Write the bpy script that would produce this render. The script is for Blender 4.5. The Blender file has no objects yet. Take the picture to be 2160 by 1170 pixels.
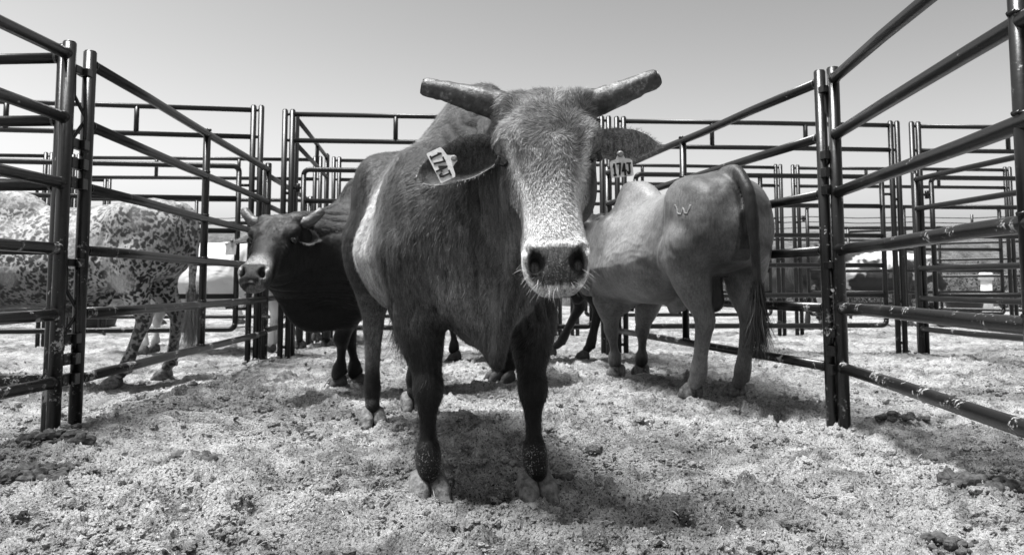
import bpy, math, random, time
import numpy as np
from mathutils import Vector, Matrix
T0 = time.time()
R = math.radians
random.seed(7); RNG = np.random.default_rng(11)
scene = bpy.context.scene
COL = scene.collection

# ---------------------------------------------------------------- camera, sky, sun, exposure
CAM_H, PITCH, FPX, PW, PH, PY0 = 0.66, R(4.5), 1700.0, 2160.0, 1170.0, 467.0
cd = bpy.data.cameras.new('camera'); cam = bpy.data.objects.new('camera', cd); COL.objects.link(cam)
cam.location = (0, 0, CAM_H); cam.rotation_euler = (R(90) + PITCH, 0, 0)
cd.sensor_width = 36; cd.lens = 36 * FPX / PW; cd.shift_y = (PY0 - PH / 2) / PW
cd.clip_start = 0.02; cd.clip_end = 2000
cd.dof.use_dof = True; cd.dof.focus_distance = 2.35; cd.dof.aperture_fstop = 8
scene.camera = cam

SUN_EL, SUN_AZ = 75.0, 186.0        # azimuth of the direction TO the sun, degrees from +X towards +Y
w = bpy.data.worlds.new('World'); scene.world = w; w.use_nodes = True
nt = w.node_tree; nt.nodes.clear()
sky = nt.nodes.new('ShaderNodeTexSky'); sky.sky_type = 'NISHITA'; sky.sun_disc = False
sky.sun_elevation = R(SUN_EL); sky.sun_rotation = R(90 - SUN_AZ)
sky.air_density = 1.0; sky.dust_density = 3.0; sky.ozone_density = 1.0
bw = nt.nodes.new('ShaderNodeRGBToBW'); gm = nt.nodes.new('ShaderNodeMath'); gm.operation = 'POWER'; gm.inputs[1].default_value = 2.2; gk = nt.nodes.new('ShaderNodeMath'); gk.operation = 'MULTIPLY'; gk.inputs[1].default_value = .25; gc = nt.nodes.new('ShaderNodeMath'); gc.operation = 'MINIMUM'; gc.inputs[1].default_value = 4.6; bg = nt.nodes.new('ShaderNodeBackground'); wo = nt.nodes.new('ShaderNodeOutputWorld')
bg.inputs['Strength'].default_value = 0.1
nt.links.new(sky.outputs[0], bw.inputs[0]); nt.links.new(bw.outputs[0], gm.inputs[0]); nt.links.new(gm.outputs[0], gk.inputs[0]); nt.links.new(gk.outputs[0], gc.inputs[0]); nt.links.new(gc.outputs[0], bg.inputs[0]); nt.links.new(bg.outputs[0], wo.inputs[0])
sl = bpy.data.lights.new('sun', 'SUN'); sl.energy = 4.0; sl.angle = R(18); sl.color = (1, 1, 1)
sun = bpy.data.objects.new('sun', sl); COL.objects.link(sun)
sd = Vector((math.cos(R(SUN_EL)) * math.cos(R(SUN_AZ)), math.cos(R(SUN_EL)) * math.sin(R(SUN_AZ)), math.sin(R(SUN_EL))))
sun.rotation_euler = sd.to_track_quat('Z', 'Y').to_euler(); sun.location = (-4, 0, 8)
vs = scene.view_settings; vs.view_transform = 'Standard'; vs.look = 'None'; vs.exposure = 1.2; vs.gamma = 1.0
scene.render.film_transparent = False

# ---------------------------------------------------------------- helpers
def ground_at(px, py, z=0.0):
    "the world point at height z seen at photograph pixel px, py"
    a = math.atan((py - PY0) / FPX); cx = (px - 1080) / FPX
    dy, dz = math.cos(PITCH) + math.sin(PITCH) * (py - PY0) / FPX, math.sin(PITCH) - math.cos(PITCH) * (py - PY0) / FPX
    t = (z - CAM_H) / dz
    return np.array([cx * t, dy * t])
def at_depth(px, py, Y):
    cx = (px - 1080) / FPX
    dy, dz = math.cos(PITCH) + math.sin(PITCH) * (py - PY0) / FPX, math.sin(PITCH) - math.cos(PITCH) * (py - PY0) / FPX
    t = Y / dy
    return np.array([cx * t, Y, CAM_H + dz * t])

def hash3(ix, iy, iz, seed=0):
    h = (ix.astype(np.int64) * 374761393 + iy.astype(np.int64) * 668265263 + iz.astype(np.int64) * 2147483647 + seed * 974634777) & 0x7fffffff
    h = ((h ^ (h >> 13)) * 1274126177) & 0x7fffffff
    h = ((h ^ (h >> 16)) * 1911520717) & 0x7fffffff
    return (h ^ (h >> 15)).astype(np.float64) / 0x7fffffff
def vnoise(x, y, z=None, seed=0):
    "smooth value noise in -1..1"
    if z is None: z = np.zeros_like(x)
    ix, iy, iz = np.floor(x), np.floor(y), np.floor(z)
    fx, fy, fz = x - ix, y - iy, z - iz
    u, v, q = [f * f * f * (f * (f * 6 - 15) + 10) for f in (fx, fy, fz)]
    r = 0
    for a in (0, 1):
        wa = u if a else 1 - u
        for b in (0, 1):
            wb = v if b else 1 - v
            for c in (0, 1):
                wc = q if c else 1 - q
                r = r + wa * wb * wc * hash3(ix + a, iy + b, iz + c, seed)
    return r * 2 - 1
def vnoise2(x, y, seed=0):
    ix, iy = np.floor(x), np.floor(y)
    fx, fy = x - ix, y - iy
    u, v = fx * fx * (3 - 2 * fx), fy * fy * (3 - 2 * fy)
    z = np.zeros_like(ix)
    h = lambda a, b: hash3(ix + a, iy + b, z, seed)
    return ((h(0, 0) * (1 - u) + h(1, 0) * u) * (1 - v) + (h(0, 1) * (1 - u) + h(1, 1) * u) * v) * 2 - 1
def fbm3(P, s, octv=3, seed=0):
    r = 0; a = 1.0; t = 0
    for i in range(octv):
        r = r + a * vnoise(P[:, 0] * s, P[:, 1] * s, P[:, 2] * s, seed + i); t += a; a *= .5; s *= 2.1
    return r / t
def sstep(x, a, b):
    t = np.clip((x - a) / (b - a), 0, 1); return t * t * (3 - 2 * t)

def mesh_np(name, V, F, mat=None, smooth=True, parent=None, attrs=None):
    "one mesh object from numpy arrays; F is (n,3) or (n,4)"
    V = np.asarray(V, np.float32); F = np.asarray(F, np.int32)
    me = bpy.data.meshes.new(name)
    n, k = F.shape
    me.vertices.add(len(V)); me.vertices.foreach_set('co', V.ravel())
    me.loops.add(n * k); me.loops.foreach_set('vertex_index', F.ravel())
    me.polygons.add(n)
    me.polygons.foreach_set('loop_start', np.arange(0, n * k, k, dtype=np.int32))
    me.polygons.foreach_set('use_smooth', np.full(n, smooth, bool))
    me.update(calc_edges=True)
    for an, av in (attrs or {}).items():
        at = me.attributes.new(an, 'FLOAT', 'POINT'); at.data.foreach_set('value', np.asarray(av, np.float32))
    if mat: me.materials.append(mat)
    o = bpy.data.objects.new(name, me); COL.objects.link(o)
    if parent: o.parent = parent
    return o
def tag(o, label=None, cat=None, group=None, kind=None):
    if label: o['label'] = label
    if cat: o['category'] = cat
    if group: o['group'] = group
    if kind: o['kind'] = kind
    return o
def thing(name, loc, label, cat, group=None, rotz=0):
    o = bpy.data.objects.new(name, None); COL.objects.link(o)
    o.location = loc; o.rotation_euler = (0, 0, rotz); o.empty_display_size = .1
    return tag(o, label, cat, group)

class MB:
    "collects tubes, boxes and lofts, then links them as ONE mesh"
    def __init__(s): s.V = []; s.F = []; s.n = 0
    def add(s, V, F):
        s.V.append(np.asarray(V, float)); s.F.append(np.asarray(F, int) + s.n); s.n += len(V)
    def tube(s, pts, r, n=12, cap=True, flat=None):
        pts = [np.array(p, float) for p in pts]; m = len(pts)
        rr = [r] * m if np.isscalar(r) else list(r)
        rings = []; prev = None
        for i, p in enumerate(pts):
            t = pts[min(i + 1, m - 1)] - pts[max(i - 1, 0)]; t /= np.linalg.norm(t) + 1e-12
            if prev is None:
                up = np.array([0, 0, 1.]) if abs(t[2]) < .9 else np.array([1., 0, 0])
            else: up = prev
            x = np.cross(up, t); x /= np.linalg.norm(x); y = np.cross(t, x); prev = y
            a = np.linspace(0, 2 * np.pi, n, endpoint=False)
            fx, fy = (1, 1) if flat is None else flat
            rings.append(p + rr[i] * (np.cos(a)[:, None] * x * fx + np.sin(a)[:, None] * y * fy))
        V = np.concatenate(rings); F = []
        for i in range(m - 1):
            for j in range(n):
                k = (j + 1) % n
                F.append([i * n + j, i * n + k, (i + 1) * n + k, (i + 1) * n + j])
        if cap:
            for e, base, d in ((0, 0, -1), (m - 1, (m - 1) * n, 1)):
                c = len(V); V = np.vstack([V, pts[e][None]])
                for j in range(n):
                    k = (j + 1) % n
                    f = [base + j, base + k, c, c] if d > 0 else [base + k, base + j, c, c]
                    F.append(f)
        s.add(V, F)
    def box(s, c, d, ax=None):
        c = np.array(c, float); d = np.array(d, float) / 2
        ax = np.eye(3) if ax is None else np.array(ax, float)
        V = [c + ax[0] * d[0] * i + ax[1] * d[1] * j + ax[2] * d[2] * k for i in (-1, 1) for j in (-1, 1) for k in (-1, 1)]
        F = [[0, 1, 3, 2], [4, 6, 7, 5], [0, 4, 5, 1], [2, 3, 7, 6], [0, 2, 6, 4], [1, 5, 7, 3]]
        s.add(V, F)
    def build(s, name, mat, parent=None, smooth=True, bevel=0):
        V = np.concatenate(s.V); F = np.concatenate(s.F)
        me = bpy.data.meshes.new(name)
        faces = [tuple(f[:3]) if len(f) == 4 and f[2] == f[3] else tuple(f) for f in F.tolist()]
        me.from_pydata(V.tolist(), [], faces)
        me.polygons.foreach_set('use_smooth', [smooth and len(f) == 4 for f in faces])
        me.update(); me.materials.append(mat)
        o = bpy.data.objects.new(name, me); COL.objects.link(o)
        if parent: o.parent = parent
        if bevel:
            m = o.modifiers.new('bevel', 'BEVEL'); m.width = bevel; m.segments = 2
        return o

# ---------------------------------------------------------------- materials
def newmat(name):
    m = bpy.data.materials.new(name); m.use_nodes = True
    return m, m.node_tree, m.node_tree.nodes['Principled BSDF']
def N(nt, kind, **kw):
    n = nt.nodes.new(kind)
    for k, v in kw.items():
        if k in n.inputs: n.inputs[k].default_value = v
        else: setattr(n, k, v)
    return n
def ramp(nt, src, stops):
    r = nt.nodes.new('ShaderNodeValToRGB'); e = r.color_ramp.elements
    while len(e) < len(stops): e.new(0.5)
    for el, (p, v) in zip(e, stops):
        el.position = p; el.color = (v, v, v, 1)
    nt.links.new(src, r.inputs[0]); return r
def math_n(nt, op, a, b=None, clamp=False):
    n = nt.nodes.new('ShaderNodeMath'); n.operation = op; n.use_clamp = clamp
    for i, v in enumerate((a, b)):
        if v is None: continue
        if isinstance(v, (int, float)): n.inputs[i].default_value = v
        else: nt.links.new(v, n.inputs[i])
    return n.outputs[0]
def mix(nt, fac, a, b):
    n = nt.nodes.new('ShaderNodeMix'); n.data_type = 'FLOAT'
    for i, v in ((0, fac), (2, a), (3, b)):
        if isinstance(v, (int, float)): n.inputs[i].default_value = v
        else: nt.links.new(v, n.inputs[i])
    return n.outputs[0]
def bump(nt, p, h, strength, dist):
    b = nt.nodes.new('ShaderNodeBump'); b.inputs['Strength'].default_value = strength; b.inputs['Distance'].default_value = dist
    nt.links.new(h, b.inputs['Height']); nt.links.new(b.outputs[0], p.inputs['Normal']); return b

def steel(name, base=.005, chips=.95, rough=.27):
    m, t, p = newmat(name)
    co = t.nodes.new('ShaderNodeTexCoord'); geo = t.nodes.new('ShaderNodeNewGeometry')
    n1 = N(t, 'ShaderNodeTexNoise', Scale=9.0, Detail=6.0, Roughness=.65)
    n2 = N(t, 'ShaderNodeTexNoise', Scale=70.0, Detail=5.0, Roughness=.7)
    n3 = N(t, 'ShaderNodeTexNoise', Scale=2.0, Detail=2.0)
    for n in (n1, n2, n3): t.links.new(geo.outputs['Position'], n.inputs['Vector'])
    # chipped paint and splashes of dried mud: patches where a coarse and a fine noise agree, fewer high up
    sep = t.nodes.new('ShaderNodeSeparateXYZ'); t.links.new(geo.outputs['Position'], sep.inputs[0])
    hz = math_n(t, 'MULTIPLY', sep.outputs[2], -.055)
    s = math_n(t, 'ADD', math_n(t, 'ADD', math_n(t, 'MULTIPLY', n1.outputs[0], .62), math_n(t, 'MULTIPLY', n2.outputs[0], .42)), hz)
    chip = ramp(t, s, [(.62 - .06 * chips, 0), (.66 - .06 * chips, 1)])
    dust = ramp(t, n3.outputs[0], [(.35, 0), (.75, 1)])
    base_c = mix(t, dust.outputs[0], base, base * 2.2)
    c = mix(t, chip.outputs[0], base_c, .38)
    t.links.new(c, p.inputs['Base Color'])
    ro = mix(t, chip.outputs[0], mix(t, n2.outputs[0], rough - .08, rough + .16), .85)
    t.links.new(ro, p.inputs['Roughness'])
    p.inputs['Specular IOR Level'].default_value = .42
    bump(t, p, n2.outputs[0], .12, .004)
    return m
M_STEEL = steel('dark_painted_steel')
M_STEEL_FAR = steel('dark_painted_steel_back', base=.006, chips=.2, rough=.32)

def plain(name, v, rough=.6, spec=.4, noise=0, scale=30, bumpd=0):
    m, t, p = newmat(name)
    n = N(t, 'ShaderNodeTexNoise', Scale=float(scale), Detail=5.0, Roughness=.65)
    co = t.nodes.new('ShaderNodeTexCoord'); t.links.new(co.outputs['Object'], n.inputs['Vector'])
    r = ramp(t, n.outputs[0], [(.3, max(v * (1 - noise), .002)), (.7, min(v * (1 + noise), .9))])
    t.links.new(r.outputs[0], p.inputs['Base Color'])
    p.inputs['Roughness'].default_value = rough; p.inputs['Specular IOR Level'].default_value = spec
    if bumpd: bump(t, p, n.outputs[0], 1.0, bumpd)
    return m
# ---------------------------------------------------------------- the ground
PITS = [(415,902,.13,.05),(480,835,.12,.045),(690,897,.12,.03),(600,850,.12,.03),(390,1085,.08,.05),(200,1078,.07,.03),
        (1410,797,.16,.045),(1300,1068,.07,.04),(1265,940,.10,.03),(1150,925,.09,.03),(930,745,.2,.04),(1395,840,.15,.03),
        (1240,895,.1,.03),(540,800,.15,.035),(335,1000,.08,.03),(760,800,.12,.03),(1650,885,.1,.03),(1540,1120,.05,.03),
        (660,860,.1,.025),(1330,860,.12,.03),(1180,985,.05,-.015),(1000,905,.1,.025),(1320,1010,.07,.02),(1480,965,.07,.02)]
PITW = [(tuple(ground_at(a, b)), r, d) for a, b, r, d in PITS]
MOUNDS = [(-1.72, 3.7, .30, .6, .03), (-1.75, 4.6, .3, .7, .05), (-1.9, 2.6, .5, .6, .04), (1.62, 4.1, .55, .6, -.055), (1.75, 3.72, .22, .10, .03),
          (.30, 1.9, .45, .22, .03), (.62, 2.1, .3, .25, .03), (-.9, 2.6, .5, .3, .02), (1.6, 2.6, .5, .3, .03), (.05, 2.35, .2, .08, .02)]
HOOFMARKS = [(RNG.uniform(-1.8, 1.6), y, RNG.uniform(.045, .075), RNG.uniform(.02, .05)) for y in RNG.uniform(1.8, 7.2, 260)]
HOOFMARKS += [(RNG.uniform(-5, 6), y, RNG.uniform(.06, .09), RNG.uniform(.02, .04)) for y in RNG.uniform(3.5, 12, 160)]
def ground_h(x, y):
    x = np.asarray(x, float); y = np.asarray(y, float)
    far = 1 - sstep(y, 9, 22)
    wx = x + .05 * vnoise2(x * 6, y * 6, 90); wy = y + .05 * vnoise2(x * 6, y * 6, 91)
    left = sstep(-x, 2.05, 2.6) * (y > 0)
    h = -.09 * left + .020 * vnoise2(wx * 1.6, wy * 1.6, 1) + .018 * vnoise2(wx * 3.7, wy * 3.7, 2) + .016 * vnoise2(wx * 8.3, wy * 8.3, 3)
    for cx, cy, rx, ry, a in MOUNDS:
        h = h + a * np.exp(-((x - cx) / rx) ** 2 - ((y - cy) / ry) ** 2)
    for (cx, cy), r, d in PITW:
        q = np.hypot(x - cx, (y - cy) * 1.1) / r
        h = h - 1.5 * d * np.exp(-q ** 4) + d * .6 * np.exp(-((q - 1.25) / .3) ** 2)
    return h * (.35 + .65 * far)
def worley_dome(x, y, s, seed, rmin, rmax, dens=.8):
    "height of scattered half-ball clods (metres); s = cells per metre"
    X, Y = x * s, y * s
    ix, iy = np.floor(X), np.floor(Y); z = np.zeros_like(ix); out = np.zeros_like(X)
    for a in (-1, 0, 1):
        for b in (-1, 0, 1):
            cx, cy = ix + a, iy + b
            px = cx + hash3(cx, cy, z, seed); py = cy + hash3(cx, cy, z, seed + 1)
            r = rmin + (rmax - rmin) * hash3(cx, cy, z, seed + 2) ** 2
            on = hash3(cx, cy, z, seed + 3) < dens
            d2 = (X - px) ** 2 + (Y - py) ** 2
            out = np.maximum(out, np.where(on, np.sqrt(np.maximum(r * r - d2, 0)), 0))
    return out / s
def build_ground():
    ys = [-12.0, -6, -3, -1, 0, .5, .9]
    y = 1.15
    while y < 15: ys.append(y); y *= 1.0034 if y < 6 else 1.006
    while y < 700: ys.append(y); y *= 1.12
    ys = np.array(ys)
    u = np.concatenate([-np.geomspace(300, .75, 60)[:-1], np.linspace(-.74, .74, 1180), np.geomspace(.75, 300, 60)[1:]])
    W = np.maximum(ys * 1.0, 1.1)
    X = u[None, :] * W[:, None]; Y = np.repeat(ys[:, None], len(u), 1)
    h = ground_h(X, Y)
    near = (Y > 1.0) & (Y < 15.5) & (np.abs(u)[None, :] < .76)
    x, y = X[near], Y[near]
    # warp so that the clods are irregular
    wx = x + .012 * vnoise2(x * 37, y * 37, 50) + .004 * vnoise2(x * 130, y * 130, 52)
    wy = y + .012 * vnoise2(x * 37, y * 37, 51) + .004 * vnoise2(x * 130, y * 130, 53)
    rough = .35 + .65 * sstep(vnoise2(x * 1.9, y * 1.9, 60) + .5 * vnoise2(x * 5, y * 5, 61), -.55, .45)
    d = np.zeros_like(x)
    for cx, cy, r, dd in HOOFMARKS:
        q = np.hypot(x - cx, y - cy) / r; m = q < 2.5
        d[m] += -dd * np.exp(-q[m] ** 4) + dd * .5 * np.exp(-((q[m] - 1.3) / .35) ** 2)
    d += .016 * vnoise2(wx * 13, wy * 13, 4) * rough + .022 * (1 - np.abs(vnoise2(wx * 6.5, wy * 8, 24))) ** 3 * rough + .008 * vnoise2(wx * 34, wy * 34, 14) * rough
    d += .6 * worley_dome(wx, wy, 17, 100, .10, .42, .5) * rough
    d += .9 * worley_dome(wx, wy, 36, 110, .12, .5, .75) * rough
    fine = 1 - sstep(y, 4.5, 8)
    d += 1.7 * worley_dome(wx, wy, 80, 120, .15, .55, .85) * (.4 + .6 * rough) * fine
    d += 1.1 * worley_dome(x, y, 170, 130, .15, .55, .9) * (1 - sstep(y, 3, 4.5))
    ridge = 1 - np.abs(vnoise2(wx * 26, wy * 20, 5)); d += .010 * ridge * rough
    h[near] += d - d.mean() * 1.1
    r = build_ground
    nr, nc = X.shape
    i = np.arange((nr - 1) * (nc - 1)); a = (i // (nc - 1)) * nc + i % (nc - 1)
    F = np.stack([a, a + 1, a + nc + 1, a + nc], 1)
    V = np.stack([X, Y, h], -1).reshape(-1, 3)
    # trodden manure and damp soil: a stain map of its own (dark patches), kept as an attribute
    return V, F
m_ground, t, p = newmat('trodden_sandy_soil')
geo = t.nodes.new('ShaderNodeNewGeometry')
def gn(scale, detail=4.0, rough=.6):
    n = N(t, 'ShaderNodeTexNoise', Scale=float(scale), Detail=detail, Roughness=rough)
    t.links.new(geo.outputs['Position'], n.inputs['Vector']); return n.outputs[0]
big = ramp(t, gn(1.1, 4.0), [(.38, .40), (.58, .84)])
mid = ramp(t, gn(9, 8.0, .72), [(.36, .42), (.54, 1.0)])
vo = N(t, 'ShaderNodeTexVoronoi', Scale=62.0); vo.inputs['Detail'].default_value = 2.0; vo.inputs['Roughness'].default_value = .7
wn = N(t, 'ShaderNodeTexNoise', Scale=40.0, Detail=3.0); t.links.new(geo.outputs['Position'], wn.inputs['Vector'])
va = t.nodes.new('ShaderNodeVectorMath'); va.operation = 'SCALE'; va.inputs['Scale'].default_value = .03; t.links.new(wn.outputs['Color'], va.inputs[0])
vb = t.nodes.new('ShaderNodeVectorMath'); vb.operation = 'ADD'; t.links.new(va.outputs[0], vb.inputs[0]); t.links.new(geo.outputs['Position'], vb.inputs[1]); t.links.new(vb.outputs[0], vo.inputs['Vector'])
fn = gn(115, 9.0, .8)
gap = ramp(t, vo.outputs['Distance'], [(.46, 1.0), (.68, .28)])  # dark between the clods: crevice shade and dirt put into the colour
fin = ramp(t, fn, [(.42, .02), (.475, 1.0)])
spk = ramp(t, gn(420, 2.0, .5), [(.34, .5), (.46, 1.0)])
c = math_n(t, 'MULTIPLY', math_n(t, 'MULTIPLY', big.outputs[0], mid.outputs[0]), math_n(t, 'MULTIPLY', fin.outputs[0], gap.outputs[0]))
man = ramp(t, gn(2.3, 5.0, .65), [(.57, 0), (.70, .7)])
c = mix(t, man.outputs[0], math_n(t, 'MINIMUM', math_n(t, 'MULTIPLY', c, 2.5), .86), .06)
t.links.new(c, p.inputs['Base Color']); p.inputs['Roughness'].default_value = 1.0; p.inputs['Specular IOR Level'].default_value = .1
bump(t, p, math_n(t, 'SUBTRACT', math_n(t, 'MULTIPLY', fn, 1.6), vo.outputs['Distance']), 1.0, .010)
M_GROUND = m_ground
V, F = build_ground()
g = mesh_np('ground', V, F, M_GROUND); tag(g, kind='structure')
del V, F

def lumps(n, pos_fn, size_fn, name, mat, sub=1, flat=.75, seed=3, jit=(.62, 1.25)):
    "n small irregular lumps as one mesh"
    import bmesh
    bm = bmesh.new(); bmesh.ops.create_icosphere(bm, subdivisions=sub, radius=1); bv = np.array([v.co[:] for v in bm.verts]); bf = np.array([[v.index for v in f.verts] for f in bm.faces]); bm.free()
    rg = np.random.default_rng(seed)
    P = pos_fn(n, rg); S = size_fn(n, rg)
    k = len(bv)
    j = rg.uniform(*jit, (n, k, 1)); sc = rg.uniform(.7, 1.3, (n, 1, 3)); sc[:, :, 2] *= flat
    a = rg.uniform(0, 6.28, n); c, s_ = np.cos(a), np.sin(a)
    L = bv[None] * j * sc * S[:, None, None]
    x = L[..., 0] * c[:, None] - L[..., 1] * s_[:, None]; y = L[..., 0] * s_[:, None] + L[..., 1] * c[:, None]
    V = np.stack([x, y, L[..., 2]], -1) + P[:, None, :]
    F = bf[None] + (np.arange(n) * k)[:, None, None]
    return mesh_np(name, V.reshape(-1, 3), F.reshape(-1, 3), mat, smooth=False)
def scatter(n, rg, y0=1.6, y1=8, half=.72):
    y = y0 * (y1 / y0) ** rg.random(n); x = rg.uniform(-half, half, n) * y
    return x, y
def clod_pos(n, rg):
    x, y = scatter(n * 2, rg)
    keep = (vnoise2(x * 2.2, y * 2.2, 60) + .6 * vnoise2(x * 7, y * 7, 61)) > rg.uniform(-1.1, .7, n * 2)
    idx = np.nonzero(keep)[0]; idx = np.resize(idx, n); x, y = x[idx] + rg.normal(0, .004, n), y[idx] + rg.normal(0, .004, n)
    return np.stack([x, y, ground_h(x, y) + .004 + rg.uniform(-.002, .006, n)], 1)
tag(lumps(26000, clod_pos, lambda n, rg: np.clip(rg.lognormal(-5.45, .5, n), .002, .018), 'soil_crumbs', M_GROUND),
    'loose crumbs of pale sandy soil scattered over the whole pen floor', 'soil', kind='stuff')
tag(lumps(2600, clod_pos, lambda n, rg: np.clip(rg.lognormal(-4.55, .42, n), .006, .032), 'soil_clods', M_GROUND, sub=2, flat=.8, seed=17, jit=(.8, 1.16)),
    'broken clods of pale soil kicked up across the pen floor', 'soil', kind='stuff')
# straw and dry stems
M_STRAW = plain('dry_straw', .42, .8, .2, .5, 12)
def straw(n, rg):
    x, y = scatter(n, rg, 1.7, 6.5); z = ground_h(x, y) + .012
    a = rg.uniform(0, 6.28, n); e = rg.normal(.12, .25, n); L = rg.uniform(.012, .05, n) * (1 + (rg.random(n) < .06)); w_ = rg.uniform(.0006, .0014, n)
    d = np.stack([np.cos(a) * np.cos(e), np.sin(a) * np.cos(e), np.sin(e)], 1) * L[:, None]
    s_ = np.stack([-np.sin(a), np.cos(a), 0 * a], 1) * w_[:, None]; u = np.array([0, 0, 1.]) * w_[:, None]
    P = np.stack([x, y, z], 1); bend = np.stack([0 * a, 0 * a, L * .08], 1)
    rings = [np.stack([q + s_, q + u, q - s_, q - u], 1) for q in (P, P + d * .5 + bend, P + d)]
    V = np.concatenate(rings, 1)
    f = []
    for r_ in (0, 4):
        for j in range(4): f.append([r_ + j, r_ + (j + 1) % 4, r_ + 4 + (j + 1) % 4, r_ + 4 + j])
    F = np.array(f)[None] + (np.arange(n) * 12)[:, None, None]
    return V.reshape(-1, 3), F.reshape(-1, 4)
V, F = straw(450, np.random.default_rng(5))
tag(mesh_np('straw_bits', V, F, M_STRAW), 'short dry straw stems lying loose on the sandy soil', 'straw', kind='stuff')
# manure heaps, each one a lumpy pile
M_MANURE = plain('dark_manure', .07, .9, .15, .8, 40, .006)
MAN = []
def manure(px, py, r, n, label, seed, hgt=.03):
    c = ground_at(px, py)
    def pos(n, rg):
        a = rg.uniform(0, 6.28, n); q = r * np.sqrt(rg.random(n)); x = q * np.cos(a) * 1.3; y = q * np.sin(a)
        return np.stack([x, y, hgt * (1 - (q / r) ** 2) * rg.uniform(.5, 1.0, n)], 1)
    o = lumps(n, pos, lambda n, rg: np.clip(rg.lognormal(-4.5, .5, n), .005, .03) * (r / .1) ** .5, 'manure_heap', M_MANURE, sub=2, flat=.85, seed=seed, jit=(.84, 1.14))
    o.location = (c[0], c[1], float(ground_h(c[0], c[1])) + .008)
    tag(o, label, 'manure', 'dark manure heaps on the pen floor')
manure(95, 1018, .11, 110, 'biggest dark lumpy manure heap, in front of the left double post', 1, .03)
manure(115, 962, .10, 90, 'crumbled dark manure patch just behind the biggest near left heap', 2, .03)
manure(395, 1082, .06, 30, 'small dark manure clump right of the near left heap', 3, .012)
manure(1180, 1003, .038, 22, 'small dark clump of manure lying against the front bull right hoof', 4, .03)
manure(2085, 1035, .11, 60, 'dark flat manure patch at the right edge below the lowest rail', 5, .012)
manure(1985, 1152, .06, 30, 'small manure clump at the lower right, nearest to the viewer', 6, .015)
manure(420, 985, .08, 110, 'low crumbled dark manure between the left posts and the front bull', 7, .008)
manure(1905, 880, .10, 40, 'manure crumbs under the lowest rail right of the right double post', 8, .01)
print('ground', round(time.time() - T0, 1))
# ---------------------------------------------------------------- steel livestock panels, gate frames and gates
RAILS = [1.695, 1.405, 1.11, .82, .53, .235]
def V3(p, z): return (p[0], p[1], z)
def panel(A, B, label, rails=RAILS, top=1.75, zo=0.0, r=.0255, pr=.029, stay=True, mat=None, nseg=12, lean=(0, 0), foot=-.12, group='dark steel livestock panels', lugs=True):
    mat = mat or M_STEEL
    A, B = np.array(A, float), np.array(B, float); d = B - A; L = np.linalg.norm(d); u = d / L; nrm = np.array([-u[1], u[0]])
    t = thing('livestock_panel', (A[0], A[1], 0), label, 'livestock panel', group, math.atan2(d[1], d[0]))
    loc = lambda s, z, off=0: (s, off, z)
    for s, ln in ((0, lean[0]), (L, lean[1])):
        m = MB(); m.tube([loc(s + ln * -1.0, foot), loc(s, top + zo)], pr, nseg)
        m.tube([loc(s, top + zo - .001), loc(s, top + zo + .006)], pr * .86, nseg)
        m.build('post', mat, t)
    for z in rails:
        e = lambda s, ln: s + ln * (z / 1.75 - 1)
        m = MB(); n = 5
        pts = [loc(e(0, lean[0]) * (1 - k / n) + e(L, lean[1]) * k / n, z + zo + random.uniform(-.004, .004) * (0 < k < n), random.uniform(-.004, .004) * (0 < k < n)) for k in range(n + 1)]
        m.tube(pts, r, nseg)
        for k in (0, n):      # weld collars
            p = np.array(pts[k]); sgn = 1 if k == 0 else -1
            m.tube([p + [sgn * pr * .9, 0, 0], p + [sgn * (pr + .012), 0, 0]], [r * 1.16, r * 1.0], nseg, cap=False)
        m.build('rail', mat, t)
    if stay:
        m = MB(); m.tube([loc(L * .5, rails[-1] + zo), loc(L * .5, rails[0] + zo)], r * .98, nseg); m.build('stay', mat, t)
        if nseg > 10:
            for z in rails:
                m = MB()
                for k in range(7):
                    a = k * .9; m.tube([loc(L * .5 + r * 1.0 * math.cos(a), z + zo + r * .9, r * math.sin(a)), loc(L * .5 + r * 1.1 * math.cos(a + 1), z + zo + r * 1.05, r * math.sin(a + 1))], .006, 6)
                m.build('weld', mat, t)
    return t, L
def latch(t, s, side, zs, mat, z0=1.3, z1=1.68):
    "a kinked drop rod held in lugs on a panel's end post"
    for z in zs:
        m = MB(); o = .045 * side
        m.tube([(s + o, 0, z + .36), (s + o, -.004, z + .22), (s + o + .05 * side, -.035, z + .12), (s + o, -.01, z + .03), (s + o, 0, z - .05)], .009, 8)
        m.build('latch_rod', mat, t)
        for dz, hh in ((.34, .035), (.0, .045), (-.09, .05), (-.18, .05)):
            m = MB(); m.box((s + o, 0, z + dz), (.05, .05, hh)); m.build('lug', mat, t, smooth=False, bevel=.003)
# the near left pair of panels and the one running off to the left
pL1, LL = panel((-2.13, .02), (-2.00, 3.57), 'near left dark steel panel coming towards the viewer at the left edge', zo=.0)
latch(pL1, LL, 1, (1.30, .42), M_STEEL)
pL2, LL = panel((-1.985, 3.72), (-2.20, 7.22), 'left pen wall panel running back from the tall double post on the left')
latch(pL2, 0, -1, (1.30, .42), M_STEEL)
panel((-5.65, 3.78), (-2.05, 3.62), 'panel going off left behind the nearest left panel, before the spotted bull')
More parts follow.
